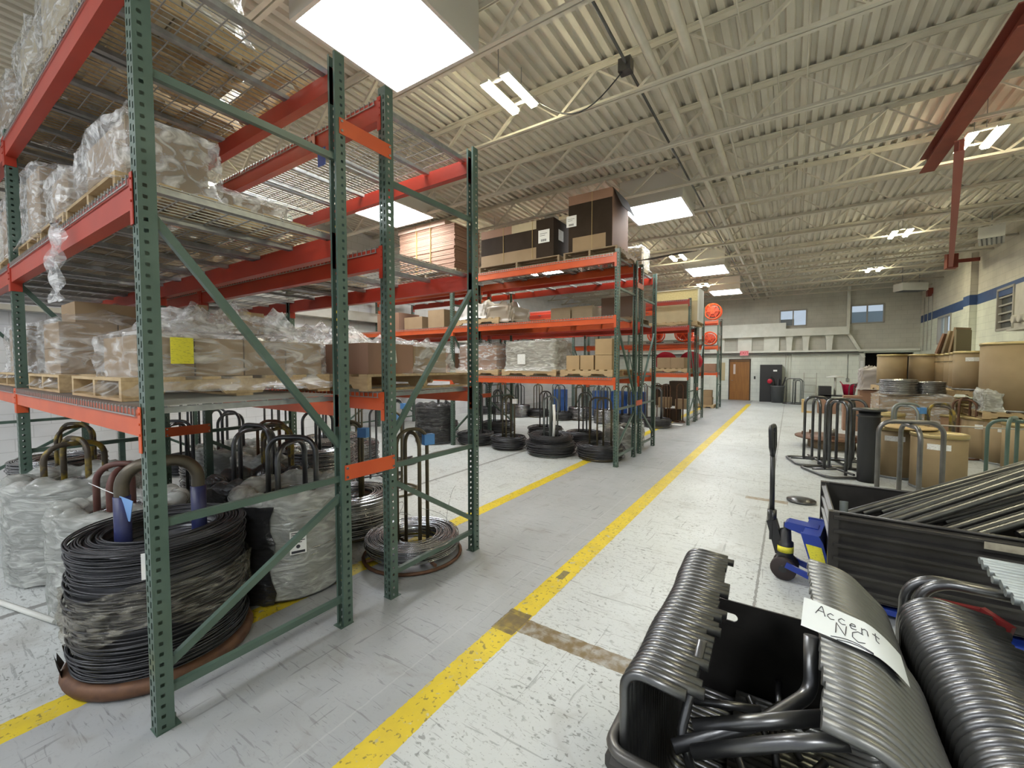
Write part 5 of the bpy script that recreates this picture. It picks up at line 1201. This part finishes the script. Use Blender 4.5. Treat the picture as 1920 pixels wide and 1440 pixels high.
body.prism([(.13, .475), (.245, .475), (.27, .43), (.36, .10), (.36, .05), (.24, .05), (.235, .12)], 'y', -.235, -.20); body.prism([(.13, .475), (.245, .475), (.27, .43), (.36, .10), (.36, .05), (.24, .05), (.235, .12)], 'y', .20, .235); body.prism([(.14, .47), (.25, .47), (.35, .12), (.25, .12)], 'y', -.2, .2); body.build('mast_body', JACKB, o)
mb = MB(); mb.prism([(.165, .40), (.262, .395), (.325, .155), (.238, .15)], 'y', -.2385, -.2355); mb.build('yellow_side_label', YELPAPER, o)
for s in (-1, 1):
    mb = MB(); mb.bar((.02, s * .09, .14), (.26, s * .09, .07), .02, .045); mb.build('link_arm', JACKB, o)
    mb = MB(); mb.prism([(s * .19 - .07, .045), (s * .19 + .07, .045), (s * .19 + .075, .085), (s * .19 - .075, .085)], 'x', .28, 1.30); mb.build('fork', JACKB, o)
    mb = MB(); mb.tube([(1.15, s * .19 - .05, .035), (1.15, s * .19 + .05, .035)], .034, 12); mb.build('load_roller', RUBBER, o)

# ------------------------------------------------------------------ long ribbed bin with straight tubes
def ribbed_wall(mb, p, q, z0, z1, ribs=6, dep=.025):
    """corrugated panel from p to q (xy), ribs horizontal"""
    p = Vector((*p, 0)); q = Vector((*q, 0)); d = (q - p); L_ = d.length; d.normalize(); nrm = Vector((d.y, -d.x, 0)); H = (z1 - z0) / ribs; prof = []
    for k in range(ribs):
        zb = z0 + k * H; prof += [(0, zb), (0, zb + H * .50), (dep, zb + H * .66), (dep, zb + H * .84), (0, zb + H * .93)]
    prof.append((0, z1)); back = [(-.006, z) for (o_, z) in reversed([prof[0], prof[-1]])]
    pts = prof + back; n0 = len(mb.v)
    for t in (0, L_):
        for o_, z in pts: v = p + d * t + nrm * o_; mb.v.append((v.x, v.y, z))
    k_ = len(pts)
    for i in range(k_): mb.face((n0 + i, n0 + (i + 1) % k_, n0 + k_ + (i + 1) % k_, n0 + k_ + i))
    mb.face(tuple(range(n0, n0 + k_))); mb.face(tuple(range(n0 + 2 * k_ - 1, n0 + k_ - 1, -1)))
BX0, BX1, BY0, BY1 = .285, 1.95, 3.74, 4.66
o = thing('steel_bin', 'long black ribbed steel bin full of straight tubes right of the pallet jack', 'bin', (0, 0, 0))
mb = MB(); ribbed_wall(mb, (BX0, BY0), (BX1, BY0), .13, .71, 6, .05); mb.build('front_panel', BINM, o)
mb = MB(); ribbed_wall(mb, (BX1, BY1), (BX0, BY1), .13, .71, 6, .025); mb.build('back_panel', BINM, o)
mb = MB(); ribbed_wall(mb, (BX0, BY1), (BX0, BY0), .13, .71, 6, .025); mb.build('end_panel', BINM, o)
mb = MB(); ribbed_wall(mb, (BX1, BY0), (BX1, BY1), .13, .71, 6, .025); mb.build('end_panel', BINM, o)
mb = MB(); mb.box(BX0, BX1, BY0, BY1, .125, .135); mb.build('bottom', BINM, o)
for (xa, ya) in ((BX0, BY0), (BX0, BY1), (BX1, BY0), (BX1, BY1)):
    mb = MB(); mb.box(xa - .03, xa + .03, ya - .03, ya + .03, 0, .72); mb.build('corner_post', BINM, o)
mb = MB(); mb.tube([(BX0, BY0 - .005, .715), (BX1, BY0 - .005, .715)], .012, 6); mb.build('rim', BINM, o); mb = MB(); mb.tube([(BX0, BY1, .715), (BX1, BY1, .715)], .012, 6); mb.build('rim', BINM, o)
mb = MB(); mb.box(-.12, .12, -.003, 0, -.022, .022); tag(mb.build('torn_label', mat('dirty_white_label', (.42, .38, .30), .7, c2=(.15, .13, .10), scale=12), loc=(1.13, BY0 - .057, .665)), 'torn dirty white label on the front of the long ribbed bin', 'label')
random.seed(33)
def seg_dir(p, q): return (Vector(q) - Vector(p))
tubes = []
for k in range(13):
    u = k / 12; x_ = .46 + 1.40 * u; y_ = 3.86 + .03 * (k % 2); z_ = .61 + .03 * (k % 3); tubes.append(((x_, y_, z_), (x_ + 1.5, y_ + .72, z_ + .72 - .10 * u)))
for k in range(9):
    u = k / 8; x_ = .38 + .9 * u; y_ = 4.12 + .04 * (k % 4); tubes.append(((x_, y_, .60 + .02 * (k % 3)), (x_ + 1.7, y_ + .75, 1.30 + .03 * (k % 3))))
for k in range(8):
    u = k / 7; x_ = .62 + .9 * u; y_ = 4.34 + .03 * (k % 4); tubes.append(((x_, y_, .62 + .03 * (k % 2)), (x_ + 1.5, y_ + .55, 1.22 + .03 * (k % 3))))
for i, (p_, q_) in enumerate(tubes):
    r_ = .027; mb = MB(); mb.tube([Vector(p_) - Vector(p_), Vector(q_) - Vector(p_)], r_, 12, caps=False); mb.tube([Vector((0, 0, 0)), (Vector(q_) - Vector(p_)) * .02], r_ * .8, 12, caps=True)
    tag(mb.build('steel_tube', TUBEB, loc=p_), 'straight dark tube sloping from the ribbed bin, ' + ('%s from the left of the front layer' % nth(i) if i < 13 else '%s from the left of the rear layer' % nth(i - 13)), 'tube', 'straight tubes sloping out of the ribbed bin')
mb = MB(); mb.tube([(0, 0, 0), (0, .02, .16)], .026, 14, caps=False); mb.tube([(0, 0, 0), (0, .02, .155)], .021, 14, caps=True); tag(mb.build('tube_stub', TUBEG, loc=(.36, 3.95, .58)), 'short open tube end upright in the left corner of the ribbed bin', 'tube')

# ------------------------------------------------------------------ bins of bent tubes in the foreground
b0, b1, c0, c1 = -.395, .36, 1.11, 2.10; BZ = .69
o = thing('steel_bin', 'open black steel bin with a slotted far wall holding the first two tube rows', 'bin', (0, 0, 0))
mb = MB(); mb.box(b0, b1, c0, c1, .05, .06); mb.build('bottom', BINM, o)
mb = MB(); ribbed_wall(mb, (b0, c1), (b0, c0), .05, BZ - .02, 4, .02); mb.build('side_panel', BINM, o)
mb = MB(); ribbed_wall(mb, (b1, c0), (b1, c1), .05, BZ - .02, 4, .02); mb.build('side_panel', BINM, o)
mb = MB(); ribbed_wall(mb, (b0, c0), (b1, c0), .05, BZ - .02, 4, .02); mb.build('near_panel', BINM, o)
mb = MB()   # far wall with a hand slot
def plate_with_slot(mb, x0, x1, z0, z1, y, t, sx, sz, sw, sh):
    n = 8; ring = []
    for k in range(2 * n + 2):
        if k <= n: a = PI / 2 + PI * k / n; cx_ = sx - sw / 2 + sh / 2
        else: a = -PI / 2 + PI * (k - n - 1) / n; cx_ = sx + sw / 2 - sh / 2
        ring.append((cx_ + sh / 2 * math.cos(a), sz + sh / 2 * math.sin(a)))
    x_a, x_b, z_a, z_b = sx - sw / 2 - .03, sx + sw / 2 + .03, sz - sh / 2 - .02, sz + sh / 2 + .02
    mb.box(x0, x_a, y, y + t, z0, z1); mb.box(x_b, x1, y, y + t, z0, z1); mb.box(x_a, x_b, y, y + t, z0, z_a); mb.box(x_a, x_b, y, y + t, z_b, z1)
    def outer(px, pz):
        dx, dz = px - sx, pz - sz; hx, hz = (x_b - x_a) / 2, (z_b - z_a) / 2; s_ = min(hx / abs(dx) if dx else 9e9, hz / abs(dz) if dz else 9e9); return (sx + dx * s_, sz + dz * s_)
    m = len(ring)
    for k in range(m):
        p, q = ring[k], ring[(k + 1) % m]; P_, Q_ = outer(*p), outer(*q)
        for yy in (y, y + t): mb.quad((p[0], yy, p[1]), (q[0], yy, q[1]), (Q_[0], yy, Q_[1]), (P_[0], yy, P_[1]))
        mb.quad((p[0], y, p[1]), (q[0], y, q[1]), (q[0], y + t, q[1]), (p[0], y + t, p[1]))
plate_with_slot(mb, b0, b1, .05, BZ, c1, .008, -.235, BZ - .075, .13, .036); mb.build('far_panel', BINM, o)
mb = MB(); mb.tube(fillet([(b0 - .01, c1, BZ - .015), (b0 - .01, c0 - .01, BZ - .015), (b1, c0 - .01, BZ - .015)], .05, 5), .017, 8); mb.build('rim', mat('worn_rim_steel', (.09, .085, .08), .35, .5, c2=(.16, .15, .14), scale=9), o)
def smooth_noise(n, seed, amp):
    random.seed(seed); k = [rnd(-1, 1) for _ in range(n // 5 + 3)]; out = []
    for i in range(n):
        t = i / 5; a = int(t); f = t - a; f = f * f * (3 - 2 * f); out.append(amp * (k[a] * (1 - f) + k[a + 1] * f))
    return out
TR = .0148
def tube_row(name, n, y0, pitch, path_fn, m_, label, group, seed, amp=.008):
    nx = smooth_noise(n, seed, amp); nz = smooth_noise(n, seed + 1, amp); random.seed(seed + 5)
    var = [None] * 6
    for v in range(6):
        mb = MB(); mb.tube(path_fn(rnd(-.022, .022)), TR, 10); var[v] = mb.mesh(name, m_)
    for i in range(n):
        o = inst(name, var[random.randrange(6)], None, (nx[i], y0 + i * pitch, nz[i]))
        tag(o, label % nth(i), 'bent tube', group)
# each tube is an open frame: top left end, down, across the bin floor, up and over to the top right end
ZT = .89
ZB = .945
tube_row('bent_tube', 31, 1.145, .0303, lambda e: fillet([(-.185 + e, 0, ZT), (-.368, 0, ZT + .012), (-.362, 0, .26), (-.04, 0, .255)], [.055, .06], 7), TUBEB,
         'shiny bent tube, %s from the near end of the left bin row', 'left row of bent tubes in the foreground bin', 3)
tube_row('bent_tube', 31, 1.145, .0303, lambda e: fillet([(.085 + e * .3, 0, ZB + .012), (.20, 0, ZB - .005), (.325, 0, ZB - .13), (.335, 0, .31), (-.16, 0, .30)], [.13, .10, .06], 7), mat('bent_tube_steel_grey', (.19, .19, .18), .44, .8, c2=(.26, .26, .25), scale=9),
         'grey bent tube, %s from the near end of the row under the note', 'right row of bent tubes in the foreground bin', 13)
tube_row('bent_tube', 44, .80, .0303, lambda e: fillet([(.62 + e, 0, ZT - .02), (.372, 0, ZT + .02), (.378, 0, .15), (.66, 0, .14)], [.10, .06], 8), TUBEB,
         'dark bent tube, %s from the near end of the bulging right row', 'bulging row of bent tubes at bottom right', 23, .006)
tube_row('bent_tube', 32, 1.52, .0303, lambda e: fillet([(.655 + e * .5, 0, .955), (1.35, 0, .945), (1.36, 0, .12)], [.10], 6), TUBEG,
         'pale grey tube, %s from the near end of the right edge row', 'pale tube row at the right edge', 33, .005)
for i, (y, dz) in enumerate(((2.20, .0), (2.245, -.012))):
    mb = MB(); mb.tube(fillet([(.76, 0, .93 + dz), (.42, 0, .93 + dz), (.39, 0, .15)], .10, 8), .019, 12); tag(mb.build('bent_tube', TUBEB, loc=(.02 - .03 * i, y, 0)), ('front', 'rear')[i] + ' thick bent tube arching just beyond the bulging row', 'bent tube')
mb = MB(); mb.bar((.47, 2.152, .872), (.60, 2.152, .872), .02, .025); mb.bar((.59, 2.152, .872), (.648, 2.09, .85), .02, .04); tag(mb.build('red_bar', mat('red_bar_paint', (.14, .012, .012), .45)), 'dark red steel bar behind the bulging tube row', 'bar')
zt = pallet(.40, 1.45, .85, 2.40, 0, 'wooden pallet under the bulging tube row at bottom right')
# loose tubes lying inside the first bin
for x_ in (-.25, .12):
    mb = MB(); mb.box(x_ - .04, x_ + .04, 1.16, 2.06, .061, .238); tag(mb.build('timber_dunnage', WOODD), ('left' if x_ < 0 else 'right') + ' timber lying in the foreground bin under the bent tubes', 'timber')
random.seed(44)
for i, (pts, r_, lb) in enumerate((
    ([ony(1317, 1200, 1.33), ony(1277, 1375, 1.24), ony(1298, 1450, 1.20)], .013, 'upright loose tube leaning behind the left tube row ends'),
    ([ony(1300, 1313, 1.40), ony(1425, 1331, 1.46)], .012, 'thin loose tube crossing the bin from the left'),
    ([ony(1521, 1192, 1.50), ony(1521, 1300, 1.46), ony(1440, 1350, 1.34), ony(1262, 1400, 1.20)], .019, 'thick loose tube curving up against the grey tube ends'),
    ([ony(1300, 1362, 1.26), ony(1560, 1345, 1.36)], .020, 'thick dark loose tube lying across the bin'),
    ([ony(1300, 1410, 1.17), ony(1480, 1392, 1.18), ony(1590, 1392, 1.19)], .018, 'lowest thick loose tube near the front rim'))):
    mb = MB(); mb.tube(fillet(pts, .06, 5) if len(pts) > 2 else pts, r_, 12); tag(mb.build('loose_tube', TUBEB), lb, 'tube')
for i in range(10):
    a = rnd(-.12, .18); yy = 1.45 + i * .055; mb = MB(); mb.tube([(a, yy, .34 + .02 * (i % 3)), (a + rnd(-.10, .10), yy + rnd(.08, .15), .40 + .02 * (i % 3))], .013, 8); tag(mb.build('loose_tube', TUBEB), 'short loose tube piece at the bin bottom, %s from the near end' % nth(i), 'tube', 'short tube pieces at the bin bottom')
# handwritten paper over the grey row
def ztop(x):
    if x < .20: return ZB + .012 - .017 * (x - .075) / .125
    t = min(1, (x - .20) / .125); return ZB - .005 - .13 * t ** 1.7
def paper_pt(u, v, lift=0.0):
    x = .056 + .235 * u; y = 1.665 - .185 * v - .01 * u; x2 = x - .012 * v
    return (x2 + .02 * max(0, u - .8), y, ztop(x2) + .0265 + lift + .004 * math.sin(u * 5 + 1) * (1 - v))
o = thing('handwritten_note', 'white sheet with handwritten words lying on the grey tube row', 'paper', (0, 0, 0))
mb = MB(); nu, nv = 20, 8
for j in range(nv + 1):
    for i in range(nu + 1): mb.v.append(paper_pt(i / nu, j / nv))
for j in range(nv):
    for i in range(nu): mb.face((j * (nu + 1) + i, j * (nu + 1) + i + 1, (j + 1) * (nu + 1) + i + 1, (j + 1) * (nu + 1) + i), True)
mb.build('sheet', mat('note_paper', (.74, .78, .80), .6), o)
G = {'A': [[(0, 0), (.45, 1), (.55, 1), (.8, 0)], [(.2, .4), (.7, .42)]], 'c': [[(.6, .55), (.35, .65), (.1, .4), (.1, .2), (.35, 0), (.65, .1)]], 'e': [[(.1, .35), (.55, .4), (.5, .6), (.25, .62), (.08, .35), (.2, .05), (.6, .08)]],
     'n': [[(.1, 0), (.12, .6)], [(.12, .45), (.35, .62), (.55, .5), (.58, 0)]], 't': [[(.3, .95), (.28, .1), (.5, 0)], [(.05, .65), (.6, .68)]], 'N': [[(.05, 0), (.1, 1), (.6, .05), (.7, 1)]], 'C': [[(.75, .9), (.45, 1), (.12, .7), (.1, .3), (.4, 0), (.8, .15)]]}
ink = MB()
def write(s_, u0, v0, w_, h_, slope=0):
    u = u0
    for ch in s_:
        for st in G[ch]:
            P_ = []
            for (a, b), (c, d) in zip(st[:-1], st[1:]):
                for q in range(5): t = q / 5; P_.append((a + (c - a) * t, b + (d - b) * t))
            P_.append(st[-1]); ink.tube([paper_pt(u + p[0] * w_, v0 - p[1] * h_ + slope * (u - u0), .0012) for p in P_], .0011, 5)
        u += w_ * .92
write('Accent', .14, .42, .125, .30, .12); write('NC', .34, .80, .17, .34, .1)
ink.tube([paper_pt(.30 + .4 * t / 10, .97 - .10 * math.sin(PI * t / 10), .0012) for t in range(11)], .0011, 5)
ink.tube([paper_pt(.36 + .34 * t / 10, 1.0 - .07 * math.sin(PI * t / 10), .0012) for t in range(11)], .0011, 5)
ink.build('handwriting', INK, o)
#@@END
